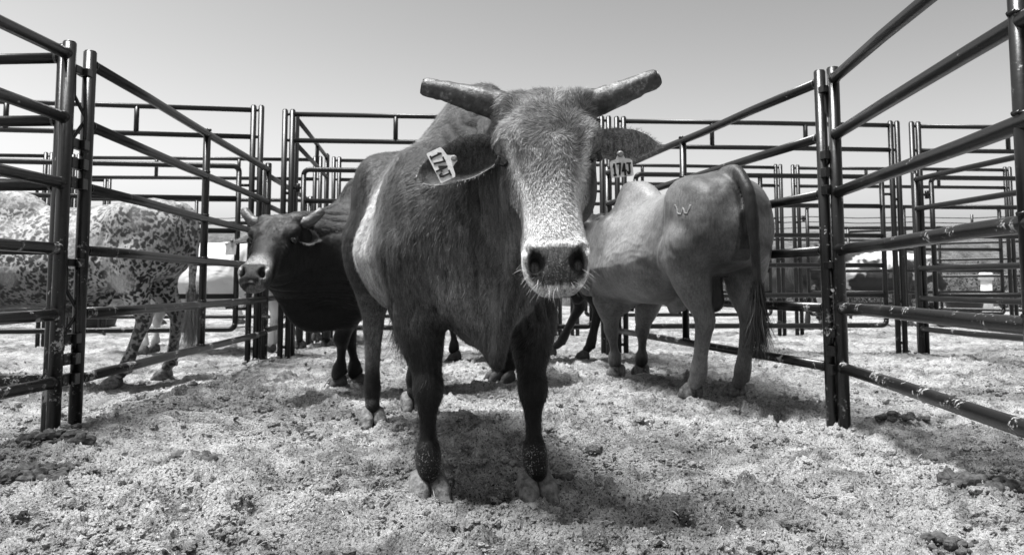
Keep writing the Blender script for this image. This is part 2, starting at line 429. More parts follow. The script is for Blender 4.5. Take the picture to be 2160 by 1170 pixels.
# right side
pR1, LR = panel((1.60, 4.12), (.90, 7.55), 'right pen wall panel running back from the right double post behind the grey bull', zo=.015, lean=(.02, 0))
latch(pR1, 0, -1, (1.32, .42), M_STEEL)
pR2, LR2 = panel((1.645, 4.06), (1.30, .52), 'near right dark steel panel coming towards the viewer at the right edge', zo=.015, r=.0275, pr=.031, lean=(-.005, 0))
pRR, _ = panel((3.98, 7.9), (4.25, 4.35), 'neighbouring pen panel seen right of the right double post, slanting towards the viewer', zo=.0, mat=M_STEEL_FAR)
def frame(A, B, label, top=2.27, stubs=(1/3, 2/3), mat=None, r=.023, pr=.026, z2=.245, group='tall overhead gate frames'):
    mat = mat or M_STEEL_FAR
    A, B = np.array(A, float), np.array(B, float); d = B - A; L = np.linalg.norm(d)
    t = thing('gate_frame', (A[0], A[1], 0), label, 'gate frame', group, math.atan2(d[1], d[0]))
    for s in (0, .068, L - .068, L):
        m = MB(); m.tube([(s, 0, -.1), (s, 0, top)], pr, 12); m.tube([(s, 0, top), (s, 0, top + .012)], [pr * .9, pr * .6], 12); m.build('post', mat, t)
    for z in (top - .035, top - .035 - z2):
        m = MB(); m.tube([(.068, 0, z), (L * .5, 0, z + .004), (L - .068, 0, z)], r, 12); m.build('top_rail', mat, t)
    for f in stubs:
        m = MB(); m.tube([(L * f, 0, top - .035 - z2), (L * f, 0, top - .035)], r * .95, 12); m.build('stub', mat, t)
        for z in (top - .035 - z2 + r, top - .035 - r):
            pass
    for s in (.034, L - .034):
        for z in (top - .035, top - .035 - z2, 1.5, 1.0, .5, .1):
            m = MB(); m.tube([(s - .034, 0, z), (s + .034, 0, z)], .014, 8); m.build('spacer', mat, t)
    return t, L
def gate(A, B, label, rails=(1.72, 1.43, 1.14, .85, .56, .27), mat=None, r=.024, zo=0, mids=(.5,), group='steel gates hung in the overhead frames'):
    mat = mat or M_STEEL_FAR
    A, B = np.array(A, float), np.array(B, float); d = B - A; L = np.linalg.norm(d)
    t = thing('steel_gate', (A[0], A[1], 0), label, 'gate', group, math.atan2(d[1], d[0]))
    zt, zb = rails[0] + zo, rails[-1] + zo; k = .05
    for z, s in ((zt, -1), (zb, 1)):
        m = MB(); pts = []
        for a in np.linspace(0, math.pi / 2, 5): pts.append((k - k * math.cos(a), 0, z + s * (k - k * math.sin(a))))
        pts += [(L - q[0], 0, q[2]) for q in pts[::-1]]
        m.tube(pts, r, 12); m.build('rail', mat, t)
    for s in (0, L):
        m = MB(); m.tube([(s, 0, zb + k), (s, 0, zt - k)], r, 12); m.build('stile', mat, t)
    for z in rails[1:-1]:
        m = MB(); m.tube([(0, 0, z + zo), (L, 0, z + zo)], r * .95, 12); m.build('rail', mat, t)
    for f in mids:
        m = MB(); m.tube([(L * f, 0, zb), (L * f, 0, zt)], r * .9, 12); m.build('stay', mat, t)
    for z in (1.55, .45):
        m = MB(); m.tube([(-.09, 0, z), (0, 0, z)], .013, 8); m.tube([(-.05, 0, z - .04), (-.05, 0, z + .04)], .02, 8); m.build('hinge', mat, t)
        m = MB(); m.tube([(L, 0, z), (L + .09, 0, z)], .013, 8); m.build('catch', mat, t)
    return t
def bay(x0, y0, x1, y1, what, gates=True):
    frame((x0, y0), (x1, y1), 'tall double post gate frame ' + what)
    if gates:
        d = np.array([x1 - x0, y1 - y0]); u = d / np.linalg.norm(d)
        a = np.array([x0, y0]) + u * .18; b = np.array([x1, y1]) - u * .18
        gate(a, b, 'six rail gate hung ' + what)
bay(-5.42, 6.70, -2.27, 7.20, 'behind the spotted bull at the left')
bay(-2.10, 7.36, .93, 7.66, 'directly behind the front bull')
bay(1.01, 7.68, 3.82, 7.90, 'behind the grey bull')
bay(3.98, 7.93, 6.98, 8.15, 'behind the near right panel')
# the second row of pens
bay(-8.55, 9.55, -5.65, 9.80, 'in the second row at the far left')
bay(-5.45, 9.92, -2.42, 10.10, 'in the second row above the dark bull horns')
bay(-2.26, 10.14, .62, 10.45, 'in the second row hidden behind the front bull')
bay(.78, 10.5, 3.62, 10.78, 'in the second row seen over the grey bull')
bay(3.80, 10.82, 6.86, 11.02, 'in the second row, right of the right double post')
bay(-9.3, 12.0, -6.08, 12.1, 'in the far row, its corner above the spotted bull', False)
frame((-2.04, 7.5), (-2.30, 9.95), 'tall frame running back between the first and second pen rows, behind the dark bull', stubs=(.62,))
panel((-2.30, 7.4), (-2.5, 9.95), 'panel between first and second rows behind the dark bull', mat=M_STEEL_FAR)
panel((8.9, 13.4), (6.6, 15.8), 'far panel slanting across the distance at the right edge', mat=M_STEEL_FAR, lugs=False)
panel((5.4, 18.5), (8.9, 18.9), 'most distant panel in front of the earth bank at the right', mat=M_STEEL_FAR)
# white bollard, tub and the bank behind
M_WHITE = plain('white_painted_steel', .7, .5, .4, .12, 8)
b = ground_at(2083, 657); t = thing('bollard', (b[0], b[1], 0), 'round white bollard standing alone at the far right behind the pens', 'bollard')
m = MB(); m.tube([(0, 0, -.2), (0, 0, .78)], .13, 20); m.build('shaft', M_WHITE, t)
m = MB(); m.tube([(0, 0, .78), (0, 0, .9), (0, 0, .97), (0, 0, 1.0)], [.17, .175, .13, .05], 20); m.build('cap', M_WHITE, t)
M_RUB = plain('black_rubber', .02, .6, .4, .3, 10)
def tub(px, py, label):
    c = ground_at(px, py); o = thing('feed_tub', (c[0], c[1], 0), label, 'feed tub', 'black rubber feed tubs', .4)
    m = MB(); m.tube([(0, 0, 0), (0, 0, .28)], [.30, .35], 24, cap=False); m.tube([(0, 0, .01), (0, 0, .02)], .36, 24); m.tube([(0, 0, .26), (0, 0, .03)], [.395, .34], 24, cap=False); m.build('bowl', M_RUB, o)
    m = MB(); a = np.linspace(0, 6.283, 25); m.tube([(.42 * math.cos(q), .42 * math.sin(q), .28) for q in a], .02, 8, cap=False); m.build('rim', M_RUB, o)
tub(2035, 662, 'black rubber tub on the bright ground left of the white bollard')
tub(192, 690, 'black rubber tub under the belly of the spotted bull')
M_BANK, tt, pp = newmat('dry_grass_bank')
gg = tt.nodes.new('ShaderNodeNewGeometry'); nn = N(tt, 'ShaderNodeTexNoise', Scale=3.5, Detail=8.0, Roughness=.75); tt.links.new(gg.outputs['Position'], nn.inputs['Vector'])
rr = ramp(tt, nn.outputs[0], [(.35, .05), (.6, .17)]); tt.links.new(rr.outputs[0], pp.inputs['Base Color']); pp.inputs['Roughness'].default_value = 1
bump(tt, pp, nn.outputs[0], 1.0, .15)
def bank():
    xs = np.linspace(-45, 60, 520); v = np.linspace(0, 1, 26)
    X, Vv = np.meshgrid(xs, v); prof = np.sin(np.clip(Vv, 0, 1) * math.pi) ** .75
    top = 2.45 + .12 * vnoise2(X * .12, X * 0, 7) + .03 * vnoise2(X * .9, X * 0, 8)
    Yc = 25 + 6 * Vv + .35 * vnoise2(X * .7, Vv * 5, 9)
    Z = prof * top + .12 * vnoise2(X * 1.8, Vv * 9, 10) * (Vv > .02) - .15 * (Vv < .01)
    P = np.stack([X, Yc, Z], -1).reshape(-1, 3); nr, nc = X.shape
    i = np.arange((nr - 1) * (nc - 1)); a = (i // (nc - 1)) * nc + i % (nc - 1)
    return P, np.stack([a, a + 1, a + nc + 1, a + nc], 1)
V, F = bank(); tag(mesh_np('earth_bank', V, F, M_BANK), kind='structure')
t = thing('wire_fence', (0, 28, 0), 'thin barbed wire fence along the top of the far earth bank', 'wire fence')
for z in (2.62, 2.82, 3.0):
    m = MB(); pts = [(x, .12 * math.sin(x), z + .03 * math.sin(x * 1.7 + z)) for x in np.linspace(-40, 55, 96)]; m.tube(pts, .016, 6); m.build('wire', M_STEEL_FAR, t)
for i in range(38):
    x = -39 + i * 2.5 + random.uniform(-.2, .2); m = MB(); m.tube([(x, .12 * math.sin(x), 2.2), (x + random.uniform(-.05, .05), .12 * math.sin(x), 3.1)], .045, 8); m.build('post', M_STEEL_FAR, t)
# bushes at the foot of the bank
M_LEAF = plain('dark_leaves', .035, .8, .2, .6, 5)
def bush(x, y, rx, rz, label, seed):
    rg = np.random.default_rng(seed); n = 2600
    t = thing('bush', (x, y, 0), label, 'bush', 'dark bushes at the foot of the bank')
    cl = rg.normal(0, 1, (9, 3)) * [rx * .45, rx * .25, rz * .18] + [0, 0, rz * .5]
    k = rg.integers(0, 9, n); d = rg.normal(0, 1, (n, 3)); d /= np.linalg.norm(d, axis=1)[:, None]
    P = cl[k] + d * (rg.uniform(.5, 1, n) ** .5)[:, None] * [rx * .42, rx * .3, rz * .38]; P[:, 2] = np.abs(P[:, 2]) + .02
    a, b = rg.normal(0, 1, (n, 3)), rg.normal(0, 1, (n, 3)); s = rg.uniform(.03, .06, n)[:, None]
    a /= np.linalg.norm(a, axis=1)[:, None]; b /= np.linalg.norm(b, axis=1)[:, None]
    V = np.stack([P - a * s, P + b * s * .5, P + a * s, P - b * s * .5], 1).reshape(-1, 3)
    mesh_np('crown', V, np.arange(n * 4).reshape(-1, 4), M_LEAF, False, t)
    m = MB()
    for j in range(7): m.tube([(rg.normal(0, .1), 0, -.1), tuple(cl[j] * .6), tuple(cl[j])], [.035, .022, .01], 6)
    m.build('stem', M_BANK, t)
for i, (x, rx, rz, l) in enumerate([(10.6, 2.0, 1.2, 'wide dark bush below the bank behind the white bollard'), (14.5, 2.0, 1.2, 'dark bush below the bank at the right edge'),
        (7.2, 1.9, 1.2, 'low dark bush below the bank behind the black and white cow'), (-13, 2.6, 1.5, 'dark bush below the bank at the far left'), (-8.2, 2.2, 1.3, 'dark bush below the bank behind the spotted bull')]):
    bush(x, 23.6, rx, rz, l, 40 + i)
print('fences', round(time.time() - T0, 1))
# ---------------------------------------------------------------- implicit body modelling (smooth unions -> one continuous surface)
class Vol:
    def __init__(s, lo, hi, h):
        s.lo = np.array(lo, np.float32); s.h = h
        s.n = np.ceil((np.array(hi) - lo) / h).astype(int) + 1
        s.D = np.full(tuple(s.n), .5, np.float32)
    def sub(s, lo, hi):
        a = np.clip(np.floor((np.array(lo) - s.lo) / s.h).astype(int), 0, s.n - 1)
        b = np.clip(np.ceil((np.array(hi) - s.lo) / s.h).astype(int) + 1, 1, s.n)
        sl = tuple(slice(int(i), int(j)) for i, j in zip(a, b))
        ax = [(s.lo[i] + s.h * np.arange(a[i], b[i])).astype(np.float32) for i in range(3)]
        return sl, ax[0][:, None, None], ax[1][None, :, None], ax[2][None, None, :]
    def union(s, sl, d, k):
        D = s.D[sl]; h = np.maximum(k - np.abs(D - d), 0) / k
        s.D[sl] = np.minimum(D, d) - h * h * k * .25
    def carve(s, sl, d, k):
        D = s.D[sl]; d = -d; h = np.maximum(k - np.abs(D - d), 0) / k
        s.D[sl] = np.maximum(D, d) + h * h * k * .25
    def ell(s, c, r, k=.04, rot=None, carve=False, dip=None):
        c = np.array(c, float); r = np.array(r, float); m = r.max() + k
        sl, x, y, z = s.sub(c - m, c + m)
        if s.D[sl].size == 0: return
        if rot is None: u, v, w_ = (x - c[0]), (y - c[1]), (z - c[2])
        else:
            Rm = np.array(rot, float); p = [x - c[0], y - c[1], z - c[2]]
            u, v, w_ = [sum(Rm[i, j] * p[j] for j in range(3)) for i in range(3)]
        q = np.sqrt((u / r[0]) ** 2 + (v / r[1]) ** 2 + (w_ / r[2]) ** 2)
        q2 = np.sqrt((u / r[0] ** 2) ** 2 + (v / r[1] ** 2) ** 2 + (w_ / r[2] ** 2) ** 2) + 1e-6
        d = q * (q - 1) / q2
        (s.carve if carve else s.union)(sl, d.astype(np.float32), k)
    def limb(s, pts, k=.04, flat=1.0, faxis=1, res=5, carve=False):
        "pts: (x, y, z, r) joints; a smooth tapering chain; flat scales the radius along one axis"
        P = np.array(pts, float); n = len(P); out = []
        for i in range(n - 1):
            p0, p1, p2, p3 = P[max(i - 1, 0)], P[i], P[i + 1], P[min(i + 2, n - 1)]
            for t in np.linspace(0, 1, res, endpoint=False):
                out.append(.5 * ((2 * p1) + (-p0 + p2) * t + (2 * p0 - 5 * p1 + 4 * p2 - p3) * t * t + (-p0 + 3 * p1 - 3 * p2 + p3) * t ** 3))
        out.append(P[-1]); Q = np.array(out); m = Q[:, 3].max() * max(flat, 1) + k
        sl, x, y, z = s.sub(Q[:, :3].min(0) - m, Q[:, :3].max(0) + m)
        best = None; sc = [1, 1, 1]; sc[faxis] = 1 / flat
        for i in range(len(Q) - 1):
            A, B = Q[i, :3] * sc, Q[i + 1, :3] * sc; ba = B - A; L2 = ba @ ba + 1e-9
            px, py, pz = x * sc[0] - A[0], y * sc[1] - A[1], z * sc[2] - A[2]
            t = np.clip((px * ba[0] + py * ba[1] + pz * ba[2]) / L2, 0, 1)
            d = np.sqrt((px - t * ba[0]) ** 2 + (py - t * ba[1]) ** 2 + (pz - t * ba[2]) ** 2) - (Q[i, 3] + (Q[i + 1, 3] - Q[i, 3]) * t)
            best = d if best is None else np.minimum(best, d)
        (s.carve if carve else s.union)(sl, (best * min(flat, 1)).astype(np.float32), k)
    def loft(s, org, A, S, Nn, st, k=.03, p=2.3, taper=None):
        "st rows: a, half width, front offset, back offset, side offset; cross-sections perpendicular to axis A, side S, front Nn"
        st = np.array(st, float); a = st[:, 0]; fine = np.linspace(a[0], a[-1], 200)
        def sm(c):
            v = np.interp(fine, a, st[:, c]); kk = np.ones(9) / 9; return np.convolve(np.pad(v, 4, 'edge'), kk, 'valid')
        wf, nf, nb = sm(1), sm(2), sm(3)
        org, A, S, Nn = [np.array(q, float) for q in (org, A, S, Nn)]
        pts = [org + A * aa + S * ss * st[:, 1].max() + Nn * nn for aa in (a[0], a[-1]) for ss in (-1, 1) for nn in (st[:, 2].max(), st[:, 3].min())]
        sl, x, y, z = s.sub(np.min(pts, 0) - k, np.max(pts, 0) + k)
        px, py, pz = x - org[0], y - org[1], z - org[2]
        ca = px * A[0] + py * A[1] + pz * A[2]; cs = px * S[0] + py * S[1] + pz * S[2]; cn = px * Nn[0] + py * Nn[1] + pz * Nn[2]
        W, F_, B_ = [np.interp(ca, fine, q) for q in (wf, nf, nb)]
        c = (F_ + B_) / 2; rz = np.maximum((F_ - B_) / 2, .004); W = np.maximum(W, .004)
        if taper is not None: W = W * (1 - np.interp(ca, taper[0], taper[1]) * np.clip((cn - c) / rz, -.35, 1))
        q = (np.abs(cs / W) ** p + np.abs((cn - c) / rz) ** p) ** (1 / p)
        d = (q - 1) * np.minimum(rz, W)
        d = np.maximum(d, np.maximum(a[0] - ca, ca - a[-1]))
        s.union(sl, d.astype(np.float32), k)
    def mesh(s):
        D = s.D; I = D < 0
        c = np.zeros(tuple(s.n - 1), np.uint8)
        for i in (0, 1):
            for j in (0, 1):
                for k in (0, 1):
                    c += I[i:s.n[0] - 1 + i, j:s.n[1] - 1 + j, k:s.n[2] - 1 + k]
        idx = np.argwhere((c > 0) & (c < 8))
        m = len(idx); cnr = {}
        for i in (0, 1):
            for j in (0, 1):
                for k in (0, 1): cnr[i, j, k] = D[idx[:, 0] + i, idx[:, 1] + j, idx[:, 2] + k]
        acc = np.zeros((m, 3)); cnt = np.zeros(m)
        for ax in range(3):
            o = [q for q in range(3) if q != ax]
            for i in (0, 1):
                for j in (0, 1):
                    a = [0, 0, 0]; a[o[0]] = i; a[o[1]] = j; b = list(a); b[ax] = 1
                    va, vb = cnr[tuple(a)], cnr[tuple(b)]; cr = (va < 0) != (vb < 0)
                    t = np.where(cr, va / np.where(cr, va - vb, 1), 0)
                    p = np.zeros((m, 3)); p[:, ax] = t; p[:, o[0]] = i; p[:, o[1]] = j
                    acc += p * cr[:, None]; cnt += cr
        V = s.lo + s.h * (idx + acc / cnt[:, None])
        lut = np.full(tuple(s.n - 1), -1, np.int32); lut[idx[:, 0], idx[:, 1], idx[:, 2]] = np.arange(m)
        Fs = []
        for ax in range(3):
            o = [(ax + 1) % 3, (ax + 2) % 3]
            a = [slice(0, n) for n in s.n]; b = list(a); a[ax] = slice(0, s.n[ax] - 1); b[ax] = slice(1, s.n[ax])
            Ia, Ib = I[tuple(a)], I[tuple(b)]
            e = np.argwhere(Ia != Ib)
            e = e[(e[:, o[0]] > 0) & (e[:, o[1]] > 0) & (e[:, o[0]] < s.n[o[0]] - 1) & (e[:, o[1]] < s.n[o[1]] - 1)]
            ins = Ia[e[:, 0], e[:, 1], e[:, 2]]
            q = []
            for di, dj in ((-1, -1), (0, -1), (0, 0), (-1, 0)):
                f = e.copy(); f[:, o[0]] += di; f[:, o[1]] += dj; q.append(lut[f[:, 0], f[:, 1], f[:, 2]])
            q = np.stack(q, 1); q[~ins] = q[~ins][:, ::-1]; Fs.append(q)
        F = np.concatenate(Fs); F = F[(F >= 0).all(1)]
        return V, F
def vnormals(V, F):
    n = np.cross(V[F[:, 2]] - V[F[:, 0]], V[F[:, 3]] - V[F[:, 1]]); out = np.zeros_like(V)
    for j in range(4):
        for c in range(3): out[:, c] += np.bincount(F[:, j], n[:, c], len(V))
    return out / (np.linalg.norm(out, axis=1)[:, None] + 1e-12)
def unit(v): v = np.array(v, float); return v / np.linalg.norm(v)

def hairs(P, D, L, W, Nrm, droop=0, segs=3, curl=None, rg=RNG):
    "flat tapering strands: root P, direction D, length L, width W, lying over surface normal Nrm"
    n = len(P); S = np.cross(D, Nrm); S /= np.linalg.norm(S, axis=1)[:, None] + 1e-9
    rings = []; pts = P.copy(); d = D.copy()
    for i in range(segs + 1):
        wv = W * (1 - (i / segs) ** 1.5 * .85)
        rings += [pts - S * wv[:, None] / 2, pts + S * wv[:, None] / 2]
        pts = pts + d * (L / segs)[:, None]
        if curl is not None: d = d + curl / segs
        d = d + np.array([0, 0, -droop / segs]); d /= np.linalg.norm(d, axis=1)[:, None]
    V = np.stack(rings, 1).reshape(-1, 3); k = 2 * (segs + 1); b = (np.arange(n) * k)[:, None]
    F = np.concatenate([b + np.array([[2 * i, 2 * i + 1, 2 * i + 3, 2 * i + 2]]) for i in range(segs)], 0)
    return V, F

# ---------------------------------------------------------------- coat, horn, hoof, tag materials
def coat_mat(name, rough=.48, sheen=.04, bumpd=.006, hair_scale=(30, 30, 8), soft=False):
    m, t, p = newmat(name)
    at = t.nodes.new('ShaderNodeAttribute'); at.attribute_name = 'coat'
    co = t.nodes.new('ShaderNodeTexCoord'); mp = t.nodes.new('ShaderNodeMapping'); mp.inputs['Scale'].default_value = hair_scale
    t.links.new(co.outputs['Object'], mp.inputs[0])
    n1 = N(t, 'ShaderNodeTexNoise', Scale=3.0, Detail=6.0, Roughness=.75, Distortion=.4); t.links.new(mp.outputs[0], n1.inputs['Vector'])
    n2 = N(t, 'ShaderNodeTexNoise', Scale=5.0, Detail=4.0, Roughness=.6); t.links.new(co.outputs['Object'], n2.inputs['Vector'])
    n3 = N(t, 'ShaderNodeTexNoise', Scale=260.0, Detail=3.0, Roughness=.7); t.links.new(co.outputs['Object'], n3.inputs['Vector'])
    a = ramp(t, n1.outputs[0], [(.36, .35), (.64, 1.85)]); b = ramp(t, n2.outputs[0], [(.3, .78), (.7, 1.2)]); c3 = ramp(t, n3.outputs[0], [(.35, .55), (.65, 1.5)])
    if soft:
        for r_, q_ in ((a, (.66, 1.34)), (b, (.8, 1.2)), (c3, (.78, 1.24))):
            for el, vv in zip(r_.color_ramp.elements, q_): el.color = (vv, vv, vv, 1)
    v = math_n(t, 'MULTIPLY', math_n(t, 'MULTIPLY', at.outputs['Fac'], a.outputs[0]), math_n(t, 'MULTIPLY', b.outputs[0], c3.outputs[0]))
    # grains of sand stuck to the hide
    n4 = N(t, 'ShaderNodeTexVoronoi', Scale=170.0); t.links.new(co.outputs['Object'], n4.inputs['Vector'])
    at2 = t.nodes.new('ShaderNodeAttribute'); at2.attribute_name = 'sand'
    g1 = math_n(t, 'MULTIPLY', math_n(t, 'MULTIPLY', at2.outputs['Fac'], ramp(t, n2.outputs[0], [(.38, .2), (.62, 1.2)]).outputs[0]), .26)
    spot = math_n(t, 'GREATER_THAN', n3.outputs[0], math_n(t, 'SUBTRACT', .78, g1))
    v = mix(t, spot, v, .38)
    t.links.new(v, p.inputs['Base Color']); p.inputs['Roughness'].default_value = rough
    p.inputs['Specular IOR Level'].default_value = .22
    p.inputs['Sheen Weight'].default_value = sheen; p.inputs['Sheen Roughness'].default_value = .4
    h = math_n(t, 'ADD', n1.outputs[0], math_n(t, 'MULTIPLY', n3.outputs[0], .35)); bump(t, p, h, .8, bumpd)
    return m
M_COAT = coat_mat('short_bull_hair')
M_SLEEK = coat_mat('sleek_short_hair', rough=.42, sheen=.03, bumpd=.0025, soft=True)
def hair_mat(name, v, rough=.5):
    m, t, p = newmat(name); at = t.nodes.new('ShaderNodeAttribute'); at.attribute_name = 'coat'
    c = math_n(t, 'MULTIPLY', at.outputs['Fac'], v); t.links.new(c, p.inputs['Base Color']); p.inputs['Roughness'].default_value = rough; p.inputs['Specular IOR Level'].default_value = .25
    return m
M_FUR = hair_mat('face_hair', 1.0)
def horn_mat(name, lo, hi):
    m, t, p = newmat(name); co = t.nodes.new('ShaderNodeTexCoord')
    mp = t.nodes.new('ShaderNodeMapping'); mp.inputs['Scale'].default_value = (9, 60, 60); t.links.new(co.outputs['Object'], mp.inputs[0])
    n = N(t, 'ShaderNodeTexNoise', Scale=1.0, Detail=6.0, Roughness=.7); t.links.new(mp.outputs[0], n.inputs['Vector'])
    n2 = N(t, 'ShaderNodeTexNoise', Scale=16.0, Detail=5.0, Roughness=.7); t.links.new(co.outputs['Object'], n2.inputs['Vector'])
    s = math_n(t, 'ADD', math_n(t, 'MULTIPLY', n.outputs[0], .5), math_n(t, 'MULTIPLY', n2.outputs[0], .5))
    r = ramp(t, s, [(.40, lo), (.54, lo + (hi - lo) * .18), (.62, hi)]); t.links.new(r.outputs[0], p.inputs['Base Color'])
    p.inputs['Roughness'].default_value = .45; bump(t, p, s, .9, .006); return m
M_HORN_D = horn_mat('dark_scuffed_horn', .008, .20); M_HORN_P = horn_mat('pale_horn', .05, .30)
M_HOOF = plain('sandy_hoof_horn', .15, .9, .15, .75, 35, .012)
M_HOOFD = plain('dark_hoof_horn', .05, .7, .3, .6, 28, .006)
M_EYE = plain('dark_wet_eye', .006, .06, .8, .1)
M_TAG = plain('worn_white_plastic_tag', .55, .5, .4, .22, 60, .001)
M_TAG2 = plain('faded_grey_plastic_tag', .30, .5, .4, .25, 60, .001)
M_INK = plain('black_marker_ink', .008, .6, .3, .2)
M_STUD = plain('tag_stud', .18, .4, .5, .2)
def claw_template():
    v = Vol((-.09, -.05, -.02), (.10, .05, .11), .004)
    v.limb([(-.03, 0, .028, .028), (.01, 0, .022, .029), (.050, 0, .006, .021)], k=.01, flat=.92)
    v.limb([(-.02, 0, .06, .030), (.02, 0, .035, .028)], k=.02, flat=.95)
    x = v.lo[2] + v.h * np.arange(v.n[2]); v.D = np.maximum(v.D, -(x[None, None, :] + .0))
    return v.mesh()
CLAW = claw_template()

def ear_mesh(L, W, cup, droop, n=22, m=13, thick=.005, roll=0.0):
    "leaf shaped ear: base at the origin, along +x, opening towards +z(local normal)"
    u = np.linspace(0, 1, n); v = np.linspace(-1, 1, m); U, Vv = np.meshgrid(u, v, indexing='ij')
    wid = W * np.interp(u, [0, .08, .25, .45, .7, .88, .97, 1], [.34, .55, .86, 1.0, .86, .56, .26, .06])[:, None] / 2
    cp = cup * np.interp(u, [0, .2, .6, 1], [1.5, 1.25, .75, .35])[:, None]
    X = U * L - .012 * Vv ** 2; Y = wid * Vv * (1 - .12 * cp * Vv ** 2); Z = cp * wid * (Vv ** 2 - .5) - droop * L * U ** 2 + .004 * np.sin(U * 9 + Vv * 2)
    top = np.stack([X, Y, Z + thick / 2], -1).reshape(-1, 3); bot = np.stack([X, Y * .98, Z - thick / 2], -1).reshape(-1, 3)
    V = np.concatenate([top, bot]); i = np.arange((n - 1) * (m - 1)); a = (i // (m - 1)) * m + i % (m - 1)
    Ft = np.stack([a, a + m, a + m + 1, a + 1], 1); Fb = Ft[:, ::-1] + n * m
    rim = [j * m for j in range(n)] + [(n - 1) * m + j for j in range(1, m)] + [j * m + m - 1 for j in range(n - 2, -1, -1)]
    Fr = np.array([[rim[j], rim[j] + n * m, rim[j + 1] + n * m, rim[j + 1]] for j in range(len(rim) - 1)])
    edge = np.concatenate([np.clip(np.abs(Vv) ** 6 + (U > .93), 0, 1).ravel()] * 2)
    return V, np.concatenate([Ft, Fb, Fr[:, ::-1]]), edge, (U, Vv)

GLYPH = {'1': [[(.3, .78), (.5, 1), (.5, 0)], [(.25, 0), (.72, 0)]], '7': [[(.08, .98), (.85, .98), (.42, 0)]],
         '4': [[(.62, 1), (.05, .36), (.95, .38)], [(.66, .95), (.64, -.04)]], 'J': [[(.2, .98), (.98, .96)], [(.68, .96), (.66, .2), (.5, .02), (.25, .02), (.08, .2)]]}
def tag_parts(parent, M, w, h, text, mat):
    "ear tag in the plane of M (columns: right, up, normal, origin = stud); plate below the stud with writing"
    def tf(P): P = np.array(P, float); return (P @ M[:3, :3].T) + M[:3, 3]
    outl = [(-w / 2, -h * .42), (-w * .42, -h * .34), (-w * .2, -h * .27), (-w * .13, -h * .05), (-w * .1, h * .12), (w * .1, h * .12), (w * .13, -h * .05), (w * .2, -h * .27), (w * .42, -h * .34), (w / 2, -h * .42),
            (w / 2, -h * 1.28), (w * .47, -h * 1.32), (-w * .47, -h * 1.32), (-w / 2, -h * 1.28)]
    n = len(outl); th = .0022
    bend = lambda x, y: .004 * math.sin(x / w * 3) + .003 * (y / h) ** 2
    c = (0, -h * .6)
    V = [(x, y, th / 2 + bend(x, y)) for x, y in outl] + [(x, y, -th / 2 + bend(x, y)) for x, y in outl] + [(*c, th / 2), (*c, -th / 2)]
    F = [(i, (i + 1) % n, 2 * n, 2 * n) for i in range(n)] + [((i + 1) % n + n, i + n, 2 * n + 1, 2 * n + 1) for i in range(n)] + [(i, i + n, (i + 1) % n + n, (i + 1) % n) for i in range(n)]
    V = [(a, b, -z) if False else (a, b, z) for a, b, z in V]
    mb = MB(); mb.add(tf(V), [f[::1] for f in F]); o = mb.build('ear_tag', mat, parent, smooth=False)
    mb = MB(); mb.tube(tf([(0, 0, -.004), (0, 0, .006), (0, 0, .012)]), [.009, .009, .005], 12); mb.build('stud', M_STUD, o)
    if text:
        gw = w * .84 / len(text); mb = MB()
        for i, ch in enumerate(text):
            for st in GLYPH[ch]:
                pts = [(X_, Y_, .0042 + bend(X_, Y_)) for X_, Y_ in [(-w * .42 + gw * (i + .1 + .78 * x), -h * (1.18 - .62 * y) + .0015 * math.sin(i * 2.1)) for x, y in st]]
                for a, b in zip(pts[:-1], pts[1:]):
                    d = np.array(b) - a; d /= np.linalg.norm(d); s_ = np.array([-d[1], d[0], 0]) * .0024; d = d * .0022
                    q = [a - d - s_, b + d - s_, b + d + s_, a - d + s_]; q2 = [np.array(z_) - [0, 0, .003] for z_ in q]
                    mb.add(tf(q + q2), [(0, 1, 2, 3), (7, 6, 5, 4), (0, 4, 5, 1), (1, 5, 6, 2), (2, 6, 7, 3), (3, 7, 4, 0)])
        mb.build('writing', M_INK, o, smooth=False)
    return o
print('sdf', round(time.time() - T0, 1))
